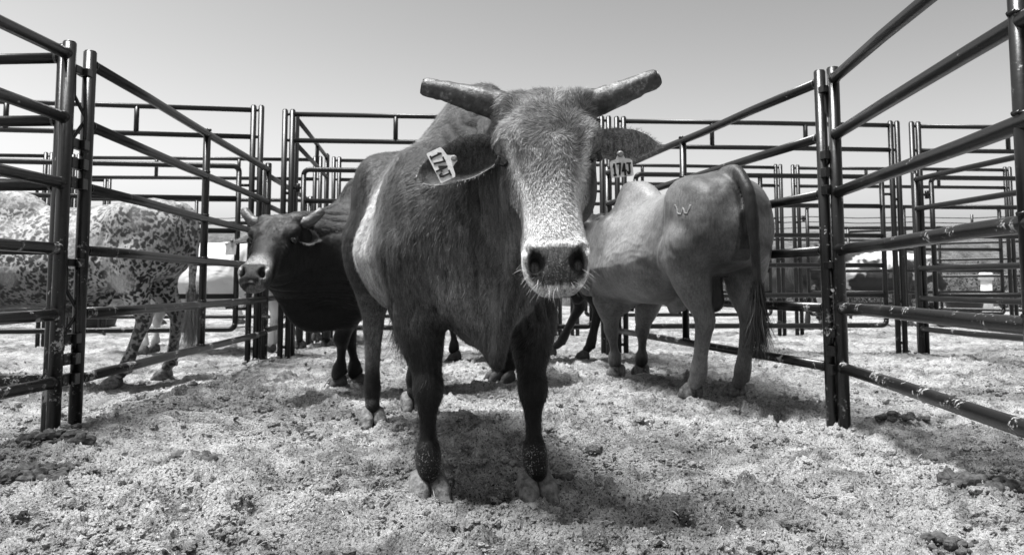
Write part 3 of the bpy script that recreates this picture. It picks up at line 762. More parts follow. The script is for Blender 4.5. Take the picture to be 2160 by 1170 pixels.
# ---------------------------------------------------------------- a bull
TORSO = np.array([  # x, top, bottom, half width
 (-.88, 1.00, .97, .02), (-.865, 1.10, .88, .09), (-.83, 1.19, .80, .165), (-.76, 1.255, .74, .205), (-.64, 1.285, .72, .225), (-.48, 1.27, .69, .235), (-.28, 1.235, .615, .255),
 (-.08, 1.215, .57, .275), (.12, 1.225, .545, .285), (.28, 1.25, .53, .28), (.42, 1.23, .52, .27), (.54, 1.17, .53, .245), (.64, 1.13, .56, .20), (.72, 1.04, .62, .15), (.78, .93, .72, .08), (.80, .86, .80, .02)])
def bull(name, O, theta, label, group=None, S=1.0, h=.008, feet={}, head=None, coat=None, horns=None, horn_mat=None, ears=None, tail=True, tags=(), fur=0,
         dewlap=None, legs_dark=True, hump=1.0, detail=True, hoof=None, sheath=True, folds=1.0, tailpath=None, neck=1.0, cat='bull', humpy=0.0, dflat=.55, mat=None, legw=1.0):
    hoof = hoof or M_HOOF
    th = R(theta); gz = float(np.mean(ground_h(np.array([O[0], O[0] + .3, O[0] - .3]), np.array([O[1]] * 3))))
    ct, sn = math.cos(th), math.sin(th)
    root = thing(name, (O[0], O[1], gz), label, cat, group, th)
    w2l = lambda x, y, z=0: np.array([((x - O[0]) * ct + (y - O[1]) * sn), (-(x - O[0]) * sn + (y - O[1]) * ct), z - gz])
    d2l = lambda v: np.array([v[0] * ct + v[1] * sn, -v[0] * sn + v[1] * ct, v[2]])
    # head frame in local coordinates
    if head is None: head = dict(poll=None)
    if head.get('poll') is None:
        Hp = np.array([1.02, 0, 1.13]) * S; Ha = unit((.45, 0, -.9)); Hs = np.array([0, 1., 0])
    else:
        Hp = w2l(*head['poll']); Ha = unit(d2l(head['a'])); Hs = d2l(head['s'])
    Hs = unit(Hs - Ha * (Hs @ Ha)); Hn = np.cross(Hs, Ha) * 1.0
    if Hn[2] < -.2 or (Hn @ (Hp - [.3, 0, .9])) < 0: Hn = -Hn
    hs = head.get('size', 1.0) * (S if head.get('poll') is None else 1)
    H = lambda a, s, n: Hp + Ha * a * hs + Hs * s * hs + Hn * n * hs
    lo = np.minimum([-1.0 * S, -.46 * S, -.01], H(.3, 0, 0) - .48); hi = np.maximum([.95 * S, .46 * S, 1.5 * S], H(.3, 0, 0) + .48); lo[2] = -.02
    for q in feet.values():
        f = w2l(*q); lo[:2] = np.minimum(lo[:2], f[:2] - .12); hi[:2] = np.maximum(hi[:2], f[:2] + .12)
    v = Vol(lo, hi, h)
    # trunk
    st = TORSO * S
    v.loft((0, 0, 0), (1, 0, 0), (0, 1, 0), (0, 0, 1), np.stack([st[:, 0], st[:, 3], st[:, 1], st[:, 2]], 1), k=.05, p=2.25, taper=((-.9 * S, -.3 * S, .1 * S, .4 * S, .8 * S), (.12, .28, .50, .68, .5)))
    e = lambda c, r, k=.06, rot=None: v.ell(np.array(c) * S, np.array(r) * S, k, rot)
    for sd_ in (-1, 1):
        e((.44, sd_ * .19, .86), (.19, .11, .25), .09)          # shoulder
        e((.60, sd_ * .155, .78), (.12, .10, .15), .08)          # point of the shoulder
        e((-.62, sd_ * .165, .98), (.21, .105, .24), .09)        # thigh
        e((-.52, sd_ * .17, 1.13), (.12, .07, .09), .12)        # hip bone
        e((-.43, sd_ * .19, .78), (.10, .06, .10), .09)          # stifle
        e((0, sd_ * .10, .76), (.33, .165, .20), .12)             # belly
    if hump:
        e((.36, humpy * .6, 1.20), (.19 * hump, .085 * hump, .115 * hump), .10)
        e((.43, humpy, 1.19), (.13 * hump, .075 * hump, .155 * hump), .08)
    if humpy: v.ell((.70, 0, .62), (.11, .15, .09), .09)
    # neck
    nk = neck
    P1 = H(.10, 0, -.17); P2 = H(.27, 0, -.19); P0 = H(.02, 0, -.13)
    L = lambda p, r: (*p, r)
    v.limb([L(np.array([.36, 0, 1.05]) * S, .165 * S * nk), L(np.array([.50, 0, 1.03]) * S * .6 + P0 * .4 + [0, 0, -.03], .150 * S * nk), L(P0 * .8 + np.array([.5, 0, 1.0]) * S * .2, .125 * S)], k=.10, flat=.96)
    v.limb([L(np.array([.48, 0, .88]) * S, .22 * S * nk), L(np.array([.60, 0, .86]) * S * .55 + P1 * .45, .185 * S * nk), L(P1, .135 * hs)], k=.10, flat=1.05)
    v.limb([L(np.array([.60, 0, .72]) * S, .17 * S * nk), L(np.array([.66, 0, .72]) * S * .5 + P2 * .5, .14 * S * nk), L(P2, .09 * hs)], k=.09, flat=.98)
    # dewlap: a thin hanging fold
    if dewlap is None:
        dewlap = [L(H(.30, 0, -.20), .05), L(np.array([.95, 0, .70]) * S * .5 + H(.2, 0, -.3) * .5, .055), L(np.array([.86, 0, .56]) * S, .06), L(np.array([.76, 0, .50]) * S, .07), L(np.array([.60, 0, .52]) * S, .07)]
    v.limb(dewlap, k=.09, flat=dflat)
    # legs
    def leg(side, fore):
        key = ('f' if fore else 'h') + ('l' if side > 0 else 'r')
        df = np.array([.64, .165] if fore else [-.66, .14]) * S; df[1] *= side
        f = w2l(*feet[key]) [:2] if key in feet else df
        fz = float(ground_h(*feet[key])) - gz if key in feet else 0.0
        sh = f - df
        if fore: C = [(.56, .20, .76, .115), (.56, .195, .62, .100), (.585, .18, .50, .080), (.61, .168, .40, .053), (.625, .165, .335, .045), (.628, .165, .275, .033), (.63, .165, .215, .0265), (.632, .165, .175, .031), (.636, .165, .145, .042), (.645, .165, .115, .043), (.655, .165, .095, .037), (.66, .165, .088, .032)]
        else: C = [(-.60, .175, .86, .15), (-.59, .175, .74, .125), (-.64, .155, .62, .086), (-.70, .145, .52, .057), (-.735, .14, .455, .053), (-.728, .14, .38, .043), (-.712, .14, .26, .037), (-.70, .14, .165, .045), (-.685, .14, .12, .038), (-.668, .14, .095, .037), (-.66, .14, .088, .032)]
        out = []
        for x, y, z, r in C:
            k = min(max(1 - z / .78, 0), 1) ** .8
            out.append((x * S + sh[0] * k, y * side * S + sh[1] * k, z * S + fz * k, r * S * (legw if z < .7 else 1)))
        v.limb(out, k=.035, flat=.93, faxis=1, res=4)
        b = out[-3]
        for q in (-1, 1): v.ell((b[0] - .04 * S, b[1] + q * .018 * S, b[2] - .005), (.014 * S, .012 * S, .02 * S), .012)   # dew claws
        if fore:
            kn = out[4]; v.ell((kn[0] + .012 * S, kn[1], kn[2]), (.040 * S, .041 * S, .05 * S), .03)
        else:
            hk = out[4]; v.ell((hk[0] - .022 * S, hk[1], hk[2] + .03 * S), (.022 * S, .024 * S, .05 * S), .025)
            v.limb([(hk[0] - .02 * S, hk[1], hk[2] + .03 * S, .015 * S), (out[2][0] - .06 * S, out[2][1], out[2][2] + .03 * S, .02 * S)], .025)
        # hoof: two claws
        base = (f[0] + (0.0 if fore else .01), f[1]); V2, F2 = CLAW; m = MB()
        for q, an in ((-1, -.13), (1, .13)):
            c, s_ = math.cos(an), math.sin(an); W = V2 * S * 1.06; W = np.stack([W[:, 0] * c - W[:, 1] * s_, W[:, 0] * s_ + W[:, 1] * c, W[:, 2]], 1)
            m.add(W + [base[0] + .014, base[1] + q * .030 * S, fz - .004], F2)
        o = m.build('hoof', hoof, root); 
        return out
    LG = {k: leg(s_, fo) for k, s_, fo in (('fl', 1, True), ('fr', -1, True), ('hl', 1, False), ('hr', -1, False))}
    if sheath:
        v.limb([(-.30 * S, 0, .60 * S, .06 * S), (-.18 * S, 0, .545 * S, .055 * S), (-.06 * S, 0, .50 * S, .028 * S)], k=.05, flat=.5)
        v.limb([(-.52 * S, 0, .78 * S, .05 * S), (-.53 * S, 0, .66 * S, .055 * S), (-.53 * S, 0, .56 * S, .065 * S)], k=.03)
    # tail dock
    if tailpath is None: tailpath = [(-.74, 0, 1.245), (-.85, 0, 1.215), (-.91, 0, 1.08), (-.915, .01, .88), (-.905, .02, .70), (-.90, .03, .58)]
    tp = [(x * S, y * S, z * S, r * S) for (x, y, z), r in zip(tailpath, (.042, .040, .036, .029, .023, .018))]
    if tail: v.limb(tp, k=.022, res=6)
    # head
    ST = [(-.045, .07, -.06, -.12, 0), (-.03, .108, -.035, -.16, 0), (0, .122, -.012, -.19, 0), (.05, .130, .010, -.215, 0), (.11, .140, .020, -.225, 0), (.16, .134, .022, -.235, 0), (.21, .108, .018, -.235, 0), (.27, .090, .012, -.215, 0),
          (.34, .079, .006, -.185, 0), (.40, .080, .004, -.16, 0), (.45, .088, .006, -.145, 0), (.50, .090, .002, -.135, 0), (.535, .084, -.006, -.125, 0), (.558, .064, -.022, -.115, 0), (.572, .035, -.045, -.10, 0)]
    ST = np.array(ST); ST[:, 0:4] *= hs
    v.loft(Hp, Ha, Hs, Hn, ST, k=.03, p=2.6)
    for s_ in (-1, 1):
        v.ell(H(.235, s_ * .080, -.145), np.array([.10, .055, .085]) * hs, .05, np.array([Ha, Hs, Hn]))       # cheek
        v.ell(H(.150, s_ * .120, -.030), np.array([.045, .030, .038]) * hs, .035, np.array([Ha, Hs, Hn]))    # brow
        v.ell(H(.02, s_ * .105, -.055), np.array([.045, .05, .045]) * hs, .03, np.array([Ha, Hs, Hn]))      # horn base
        v.ell(H(.49, s_ * .060, -.020), np.array([.034, .026, .028]) * hs, .02, np.array([Ha, Hs, Hn]))      # nostril wing
        v.ell(H(.188, s_ * .128, -.052), np.array([.018, .020, .014]) * hs, .012, np.array([Ha, Hs, Hn]), carve=True)  # eye socket
    v.ell(H(.553, 0, -.075), np.array([.026, .058, .045]) * hs, .03, np.array([Ha, Hs, Hn]))                  # lower lip
    if h < .012:
        for s_ in (-1, 1):                                                                                    # nostrils
            v.limb([(*H(.484, s_ * .070, -.004), .009 * hs), (*H(.506, s_ * .061, .000), .014 * hs), (*H(.530, s_ * .044, -.004), .013 * hs)], k=.012, carve=True)
            v.ell(H(.516, s_ * .056, -.015), np.array([.022, .016, .045]) * hs, .010, np.array([Ha, Hs, Hn]), carve=True)
        v.limb([(*H(.553, -.078, -.06), .0035), (*H(.565, -.04, -.032), .0045), (*H(.567, 0, -.026), .005), (*H(.565, .04, -.032), .0045), (*H(.553, .078, -.06), .0035)], k=.008, carve=True)
        v.limb([(*H(.466, -.06, .010), .003), (*H(.458, 0, .012), .006), (*H(.466, .06, .010), .003)], k=.012, carve=True)
    V, F = v.mesh(); del v
    Nn = vnormals(V, F)
    # hide detail: folds on the neck, ribs, muscle relief
    x, y, z = V[:, 0] / S, V[:, 1] / S, V[:, 2] / S
    hd = V - Hp; ha, hsd, hn = hd @ Ha / hs, hd @ Hs / hs, hd @ Hn / hs
    onhead = (ha > -.06) & (ha < .6) & (np.abs(hsd) < .17) & (hn > -.30)
    headw = sstep(-np.abs(ha - .28), -.36, -.28) * sstep(hn, -.26, -.16) * (np.abs(hsd) < .2)
    trunk = (1 - headw) * sstep(z, .45, .60)
    wob = fbm3(V, 3.0, 2, 5)
    neckm = sstep(x, .50, .66) * trunk * sstep(z, .45, .6)
    ph = (y * 52 + x * 16 + z * 9 + wob * 5.5)
    d = folds * .021 * neckm * (1 - np.abs(np.sin(ph))) ** 1.4 * (.35 + .65 * sstep(fbm3(V, 4.0, 2, 15), -.35, .25)) * -1
    ribm = sstep(x, -.38, -.25) * (1 - sstep(x, .14, .30)) * sstep(z, .64, .78) * (1 - sstep(z, 1.06, 1.17)) * (1 - headw)
    d += folds * .0026 * ribm * np.sin(x * 55 + z * 7 + wob * 7) * sstep(fbm3(V, 4.0, 2, 75), -.4, .4)
    wr = sstep(x, -.30, -.2) * (1 - sstep(x, .18, .32)) * sstep(z, .72, .86) * (1 - sstep(z, .98, 1.1)) * (1 - headw)
    d += folds * .003 * wr * (1 - np.abs(np.sin(z * 48 + wob * 9 + x * 4))) ** 2
    d += .009 * trunk * fbm3(V, 5.0, 3, 25) + .0030 * trunk * fbm3(V, 17.0, 2, 35)
    crease = lambda cx, cz, ln, an, w_, a: -a * np.exp(-(((x - cx) * -math.sin(an) + (z - cz) * math.cos(an)) / w_) ** 2) * np.exp(-(((x - cx) * math.cos(an) + (z - cz) * math.sin(an)) / ln) ** 4) * (1 - headw)
    d += crease(.33, .95, .25, 1.35, .022, .014) + crease(-.38, .92, .20, 1.75, .025, .016) + crease(-.60, .86, .12, .9, .02, .006) + crease(.52, .66, .14, 2.5, .02, .009) + crease(-.30, .74, .14, .35, .02, .010)
    d += .0035 * onhead * sstep(-ha, -.2, -.05) * fbm3(V, 22.0, 2, 45)
    V = V + Nn * d[:, None]
    # coat colours
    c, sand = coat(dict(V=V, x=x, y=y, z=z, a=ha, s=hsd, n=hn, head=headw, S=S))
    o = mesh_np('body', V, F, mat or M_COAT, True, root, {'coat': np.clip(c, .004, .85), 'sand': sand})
    # eyes
    for s_ in (-1, 1):
        m = MB(); c0 = H(.188, s_ * .122, -.046); r = .023 * hs
        la = np.linspace(-math.pi / 2, math.pi / 2, 9); m.tube([c0 + Ha * r * math.sin(q) for q in la], [max(r * math.cos(q), 1e-4) for q in la], 14); m.build('eye', M_EYE, root)
        if detail:
            for sg in (-1, 1):   # lids
                m = MB(); pts = []
                for q in np.linspace(-1.15, 1.15, 7):
                    pts.append(c0 + Hs * s_ * .019 * hs * math.cos(q) + Hn * (.020 * math.sin(q)) * hs + Ha * sg * (.0125 * math.cos(q) + .001) * hs)
                m.tube(pts, [.003, .006, .0075, .008, .0075, .006, .003], 8); o2 = m.build('eyelid', M_COAT, root)
                for an_, val in (('coat', .03), ('sand', 0.0)):
                    at = o2.data.attributes.new(an_, 'FLOAT', 'POINT'); at.data.foreach_set('value', np.full(len(o2.data.vertices), val, np.float32))
    # horns
    for i, s_ in enumerate((-1, 1)):
        if horns is None: break
        hp = horns[i]; m = MB()
        pts = [H(*q[:3]) for q in hp]; rr = [q[3] * hs for q in hp]
        Pn = []; Rn = []; n = len(pts)
        for t_ in np.linspace(0, n - 1, 22):
            j = min(int(t_), n - 2); f = t_ - j; g = lambda A_, k_: A_[min(max(k_, 0), n - 1)]
            p0, p1, p2, p3 = g(pts, j - 1), g(pts, j), g(pts, j + 1), g(pts, j + 2)
            Pn.append(.5 * (2 * p1 + (p2 - p0) * f + (2 * p0 - 5 * p1 + 4 * p2 - p3) * f * f + (3 * p1 - p0 - 3 * p2 + p3) * f ** 3)); Rn.append((rr[j] * (1 - f) + rr[j + 1] * f) * (1 + .035 * math.sin(t_ * 9) * (t_ < 1.5) + random.uniform(-.012, .012)))
        u = Pn[-1] - Pn[-2]; u = u / np.linalg.norm(u)
        Pn += [Pn[-1] + u * .006, Pn[-1] + u * .010, Pn[-1] + u * .004]; Rn += [Rn[-1] * .93, Rn[-1] * .8, Rn[-1] * .35]
        m.tube(Pn, Rn, 32); q = m.V[-1]; cen = np.array(Pn)[np.minimum(np.arange(len(q)) // 32, len(Pn) - 1)]; dv = q - cen; dl = np.linalg.norm(dv, axis=1)[:, None] + 1e-6; m.V[-1] = cen + dv * (1 + .055 * vnoise(q[:, 0] * 55, q[:, 1] * 55, q[:, 2] * 55, 4)[:, None] + .05 * vnoise(q[:, 0] * 140, q[:, 1] * 140, q[:, 2] * 140, 5)[:, None]); m.build('horn', horn_mat or M_HORN_D, root)
    # ears
    for i, s_ in enumerate((-1, 1)):
        ep = (ears or {}).get(s_, {}) if isinstance(ears, dict) else {}
        dirv = unit(ep.get('dir', (.12, .9 * s_, -.18))); E = Ha * dirv[0] + Hs * dirv[1] + Hn * dirv[2]
        face = unit(ep.get('face', (.25, 0, 1))); Fv = Ha * face[0] + Hs * face[1] + Hn * face[2]; Fv = unit(Fv - E * (Fv @ E)); Yv = np.cross(Fv, E)
        V2, F2, edge, _ = ear_mesh(ep.get('L', .20) * hs, ep.get('W', .12) * hs, ep.get('cup', .55), ep.get('droop', .12))
        B = H(*ep.get('at', (.09, s_ * .125, -.105))); W = V2[:, :1] * E + V2[:, 1:2] * Yv + V2[:, 2:] * Fv + B
        o = mesh_np('ear', W, F2, M_COAT, True, root, {'coat': ep.get('c', .035) * head.get('eark', 1) + .16 * edge, 'sand': edge * 0})
        if detail:   # ear hair along the rim and inside
            nn = vnormals(W, F2); rg = np.random.default_rng(5 + i); k = rg.choice(np.nonzero((edge > .3) | (rg.random(len(edge)) < .35))[0], 900)
            dd = unit_rows(E * .5 + Yv * (V2[k, 1:2] / .05) * 1.0 + Fv * .35 + rg.normal(0, .25, (900, 3)))
            hv, hf = hairs(W[k] + rg.normal(0, .003, (900, 3)), dd, rg.uniform(.005, .013, 900), np.full(900, .0011), nn[k], .2, 2)
            mesh_np('ear_hair', hv, hf, M_FUR, True, o, {'coat': np.repeat(.05 + .25 * edge[k], 6)})
        for tg in tags:
            if tg['side'] == s_:
                px, up, st_ = unit(d2l(tg['right'])), d2l(tg['up']), w2l(*tg['at'])
                up = unit(up - px * (up @ px)); Mx = np.eye(4); Mx[:3, 0], Mx[:3, 1], Mx[:3, 2], Mx[:3, 3] = px, up, np.cross(px, up), st_
                to = tag_parts(root, Mx, tg['w'], tg['h'], tg['text'], tg.get('mat', M_TAG)); to['label'] = tg['label']
    # tail switch
    if tail and h < .013:
        rg = np.random.default_rng(9); n = 2600; b = np.array(tp[-1][:3]); b0 = np.array(tp[-2][:3])
        t_ = rg.random(n)[:, None]; P = b0 * (1 - t_) + b * t_ + rg.normal(0, .012 * S, (n, 3))
        D = unit_rows(np.array([0, 0, -1.]) + rg.normal(0, .10, (n, 3))); L_ = rg.uniform(.16, .34, n) * S
        hv, hf = hairs(P, D, L_, np.full(n, .0022), unit_rows(rg.normal(0, 1, (n, 3))), .5, 5, rg.normal(0, .35, (n, 3)))
        mesh_np('tail_switch', hv, hf, M_FUR, True, root, {'coat': np.repeat(rg.uniform(.008, .05, n) * (head.get('tailk', 1)), 12)})
    return dict(root=root, V=V, F=F, N=Nn, c=c, H=H, Ha=Ha, Hs=Hs, Hn=Hn, ha=ha, hs_=hsd, hn=hn, headw=headw, LG=LG, w2l=w2l, d2l=d2l)
def unit_rows(A): return A / (np.linalg.norm(A, axis=1)[:, None] + 1e-9)

def legmask(q, hi=.55): return 1 - sstep(q['z'], hi - .18, hi)
def coat_front(q):
    x, y, z, V = q['x'], q['y'], q['z'], q['V']; n1 = fbm3(V, 3.0, 3, 71); n2 = fbm3(V, 9.0, 3, 72)
    c = .065 + .30 * sstep(x + .12 * n1, .62, .26) * sstep(x, -.45, -.25) * sstep(z, .50, .80) * (1 - .7 * sstep(z, 1.02, 1.20))       # paler saddle and flank, with light on the body put into the colour
    c = c - .03 * sstep(-x - .1 * n1, .40, .56) * sstep(z, .4, .6)            # darker hindquarter
    c = c * (1 - .62 * sstep(x + .06 * n1, .42, .62) * (1 - q['head']))         # dark neck and shoulder, with some shade put into the colour
    brisk = np.exp(-((x - .80) / .14) ** 2 - ((z - .55) / .16) ** 2) * (1 - q['head']); c = c + .07 * brisk
    ht = 1 - sstep(x, -.3, -.2)
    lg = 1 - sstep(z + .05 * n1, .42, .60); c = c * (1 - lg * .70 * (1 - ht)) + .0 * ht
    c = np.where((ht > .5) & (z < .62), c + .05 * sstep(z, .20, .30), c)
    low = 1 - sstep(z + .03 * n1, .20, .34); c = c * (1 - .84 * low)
    a, s, n, hd = q['a'], q['s'], q['n'], q['head']
    face = .095 + .04 * n2 + .27 * sstep(a, .17, .50)
    side = sstep(np.abs(s) + .25 * (-n - .06) + .02 * n2, .095, .125) * sstep(-a, -.42, -.36) * sstep(a, .16, .24); face = face * (1 - .7 * side)
    face = face + .34 * np.exp(-((np.abs(s) - np.interp(a, [.1, .2, .3, .4], [.118, .10, .072, .07])) / .012) ** 2) * sstep(a, .12, .2) * (n > -.06) * (1 - sstep(a, .38, .44))  # pale edge along the face mask: rim light put into the coat colour
    face = np.where(n < -.085, .03, face)
    pad = sstep(a, .472, .484) * (1 - sstep(np.abs(s), .066, .076)) * sstep(n, -.06, -.04) * (1 - sstep(a, .568, .574)); face = face * (1 - pad) + pad * (.050 + .03 * n2)
    lip = sstep(a, .568, .574); face = np.where(lip > .5, .17, face)
    hole = (np.hypot((a - .517) / 1.3, (np.abs(s) - .055)) < .025) & (n < .0); face = np.where(hole, .003, face); rim = sstep(a, .44, .47) * (1 - pad) * (n > -.09); face = face + .18 * rim
    c = c * (1 - hd) + face * hd
    sand = .6 * (1 - sstep(z, .12, .22)) + .35 * np.exp(-((z - .33) / .06) ** 2) * (x > 0) + .5 * pad * hd * sstep(a, .485, .51) * (1 - hole)
    c = np.where(hd < .5, c * .85 * (1 + .8 * n1), c)
    return np.clip(c + .02 * n2 * c, .003, .6), np.clip(sand, 0, 1)
def coat_dark(q):
    x, z, V = q['x'], q['z'], q['V']; n1 = fbm3(V, 3.0, 3, 81); n2 = fbm3(V, 9.0, 3, 82)
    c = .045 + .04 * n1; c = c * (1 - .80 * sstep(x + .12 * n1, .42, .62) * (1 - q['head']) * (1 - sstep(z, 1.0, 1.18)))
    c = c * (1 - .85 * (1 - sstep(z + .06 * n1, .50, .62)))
    a, s, n, hd = q['a'], q['s'], q['n'], q['head']
    face = .05 + .03 * n2 + .5 * sstep(a, .35, .44) * sstep(n, -.06, -.02); face = np.where(np.abs(s) - .3 * n > .112, .012, face)
    pad = sstep(a, .455, .466) * (1 - sstep(np.abs(s), .06, .07)); face = face * (1 - pad) + pad * (.03 + .25 * (n2 > .12) * sstep(a, .5, .53))
    c = c * (1 - hd) + face * hd
    c = c * .42
    return np.clip(c, .003, .5), .3 * (1 - sstep(z, .1, .2))
def coat_black(q): return .009 + .006 * fbm3(q['V'], 6, 2, 5), 0 * q['x']
def coat_grey(q):
    x, z, V = q['x'], q['z'], q['V']; n1 = fbm3(V, 3.0, 3, 91); n2 = fbm3(V, 9.0, 3, 92)
    c = .12 + .07 * n1 + .04 * n2 + .07 * sstep(x, -.35, -.1) * (1 - sstep(x, .25, .45)) * sstep(z, .75, .95)
    c = c - .06 * sstep(-x, .55, .75) * sstep(z, .6, .8) - .08 * sstep(x, .30, .5) * sstep(z, .9, 1.1)
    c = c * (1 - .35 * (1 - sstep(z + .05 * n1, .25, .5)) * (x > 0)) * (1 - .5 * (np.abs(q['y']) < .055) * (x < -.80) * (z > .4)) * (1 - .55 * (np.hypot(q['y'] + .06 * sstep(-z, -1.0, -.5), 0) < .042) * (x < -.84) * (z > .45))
    c = np.where((x > -.62) & (x < -.44) & (np.abs(q['y']) < .075) & (z < .70) & (z > .45), .02, c)
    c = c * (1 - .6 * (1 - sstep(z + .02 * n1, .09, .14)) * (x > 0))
    return np.clip(c, .02, .6), .25 * (1 - sstep(z, .1, .2))
def spots(V, s, seed, thr, dens=.85):
    X = V * s; out = np.full(len(V), 9.0); I = np.floor(X)
    for a in (-1, 0, 1):
        for b in (-1, 0, 1):
            for c in (-1, 0, 1):
                J = I + [a, b, c]; p = J + np.stack([hash3(J[:, 0], J[:, 1], J[:, 2], seed + k) for k in range(3)], 1)
                on = hash3(J[:, 0], J[:, 1], J[:, 2], seed + 5); r = .30 + .30 * hash3(J[:, 0], J[:, 1], J[:, 2], seed + 6)
                d = np.linalg.norm(X - p, axis=1) / r; out = np.minimum(out, np.where(on < dens, d, 9))
    return sstep(-out, -1.05, -.85)
def coat_spot(q):
    x, z, V = q['x'], q['z'], q['V']; W = V + .012 * np.stack([vnoise(*(V * 30).T, seed=3 + k) for k in range(3)], 1)
    n1 = fbm3(V, 3.0, 3, 61); sp = np.maximum(spots(W, 27, 300, 0, .95), spots(W, 40, 320, 0, .8))
    den = sstep(fbm3(V, 5, 2, 66) + .75 * (z < .62) * (z > .5), -.75, -.15)
    dark = .015 + .05 * sstep(z, .7, 1.15); pale = .36 + .10 * n1
    edge = sstep(-z, -.70, -.58) * sstep(z, .50, .54)
    c = pale * (1 - sp * den) + dark * sp * den
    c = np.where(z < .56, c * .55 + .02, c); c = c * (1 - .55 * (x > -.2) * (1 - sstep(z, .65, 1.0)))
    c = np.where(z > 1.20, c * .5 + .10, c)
    return np.clip(c, .02, .7), 0 * x

# ---- the bull in front
pollF = at_depth(1148, 190, 2.22)
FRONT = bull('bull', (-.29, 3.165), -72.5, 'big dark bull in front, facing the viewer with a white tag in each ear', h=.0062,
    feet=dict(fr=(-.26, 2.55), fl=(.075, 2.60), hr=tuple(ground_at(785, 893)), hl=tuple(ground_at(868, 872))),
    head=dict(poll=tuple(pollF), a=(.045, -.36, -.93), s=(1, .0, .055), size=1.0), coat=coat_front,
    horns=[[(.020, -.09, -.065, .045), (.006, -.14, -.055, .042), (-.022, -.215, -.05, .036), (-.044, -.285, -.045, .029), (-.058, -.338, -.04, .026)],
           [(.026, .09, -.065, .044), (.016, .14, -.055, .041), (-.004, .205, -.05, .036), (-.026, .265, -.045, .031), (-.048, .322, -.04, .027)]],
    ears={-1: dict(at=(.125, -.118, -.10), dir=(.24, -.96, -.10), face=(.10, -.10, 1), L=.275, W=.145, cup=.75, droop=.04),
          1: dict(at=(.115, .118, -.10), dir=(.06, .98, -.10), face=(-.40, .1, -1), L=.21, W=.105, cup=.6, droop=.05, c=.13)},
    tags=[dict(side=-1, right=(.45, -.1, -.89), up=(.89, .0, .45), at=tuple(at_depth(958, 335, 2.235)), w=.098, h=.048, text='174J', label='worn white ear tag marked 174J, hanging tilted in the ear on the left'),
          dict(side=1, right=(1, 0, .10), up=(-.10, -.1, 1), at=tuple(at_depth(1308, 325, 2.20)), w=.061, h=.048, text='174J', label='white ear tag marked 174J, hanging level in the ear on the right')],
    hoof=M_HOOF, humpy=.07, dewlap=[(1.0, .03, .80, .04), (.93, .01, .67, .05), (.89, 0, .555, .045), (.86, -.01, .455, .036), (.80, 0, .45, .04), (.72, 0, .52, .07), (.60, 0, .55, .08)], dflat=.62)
print('front', round(time.time() - T0, 1), len(FRONT['V']))
# ---- face hair of the front bull
def face_fur(B, n, seed=3):
    V, F, Nn = B['V'], B['F'], B['N']; rg = np.random.default_rng(seed)
    a, s, nn = B['ha'], B['hs_'], B['hn']
    ok = (np.hypot(a - .188, np.abs(s) - .128) > .03) & (a > -.04) & (a < .472) & (nn > -.09) & (np.abs(s) < .15) & (B['headw'] > .5)
    fi = np.nonzero(ok[F].all(1))[0]; f = rg.choice(fi, n); w_ = rg.dirichlet(np.ones(4), n)
    P = sum(V[F[f, k]] * w_[:, k:k + 1] for k in range(4)); Nv = unit_rows(sum(Nn[F[f, k]] * w_[:, k:k + 1] for k in range(4)))
    A = sum(a[F[f, k]] * w_[:, k] for k in range(4)); Sx = sum(s[F[f, k]] * w_[:, k] for k in range(4)); C = sum(B['c'][F[f, k]] * w_[:, k] for k in range(4))
    Ha, Hs, Hn = B['Ha'], B['Hs'], B['Hn']
    # hair runs out of a whorl in the middle of the forehead; wavy up to the poll, straight down the nose
    da, ds = A - .155, Sx - .012
    wav = vnoise(A * 24, Sx * 24, A * 0, 7) * 1.1 + vnoise(A * 60, Sx * 60, A * 0, 8) * .5
    ang = np.arctan2(ds, da) + wav * sstep(-A, -.36, -.22) + .45
    D = Ha * np.cos(ang)[:, None] + Hs * np.sin(ang)[:, None]
    D = D - Nv * (D * Nv).sum(1)[:, None]; D = unit_rows(D) + Nv * rg.uniform(.12, .55, n)[:, None] + rg.normal(0, .14, (n, 3)); D = unit_rows(D)
    long_ = .008 + .009 * sstep(-A, -.34, -.16); L = long_ * rg.uniform(.6, 1.25, n)
    hv, hf = hairs(P, D, L, rg.uniform(.0009, .0017, n), Nv, .25, 3, rg.normal(0, .25, (n, 3)) - Nv * .35)
    col = C * rg.uniform(.25, 2.8, n)
    mesh_np('face_hair', hv, hf, M_FUR, True, B['root'], {'coat': np.repeat(np.clip(col, .01, .8), 8)})
face_fur(FRONT, 52000)
def whiskers(B):
    rg = np.random.default_rng(4); H = B['H']; P = []; D = []
    for i in range(150):
        u = rg.uniform(-1, 1); a = .545 + .03 * (1 - u * u) - .045 * abs(u) ** 3; s = .085 * u
        P.append(H(a, s * .95, -.045 + rg.uniform(-.03, .02))); D.append(B['Ha'] * rg.uniform(.5, 1.1) + B['Hs'] * (u * 1.0 + rg.normal(0, .25)) + B['Hn'] * rg.uniform(-.2, .6))
    P, D = np.array(P), unit_rows(np.array(D)); n = len(P)
    hv, hf = hairs(P, D, rg.uniform(.015, .05, n), np.full(n, .0009), unit_rows(rg.normal(0, 1, (n, 3))), .3, 4)
    mesh_np('whiskers', hv, hf, M_FUR, True, B['root'], {'coat': np.full(n * 10, .6)})
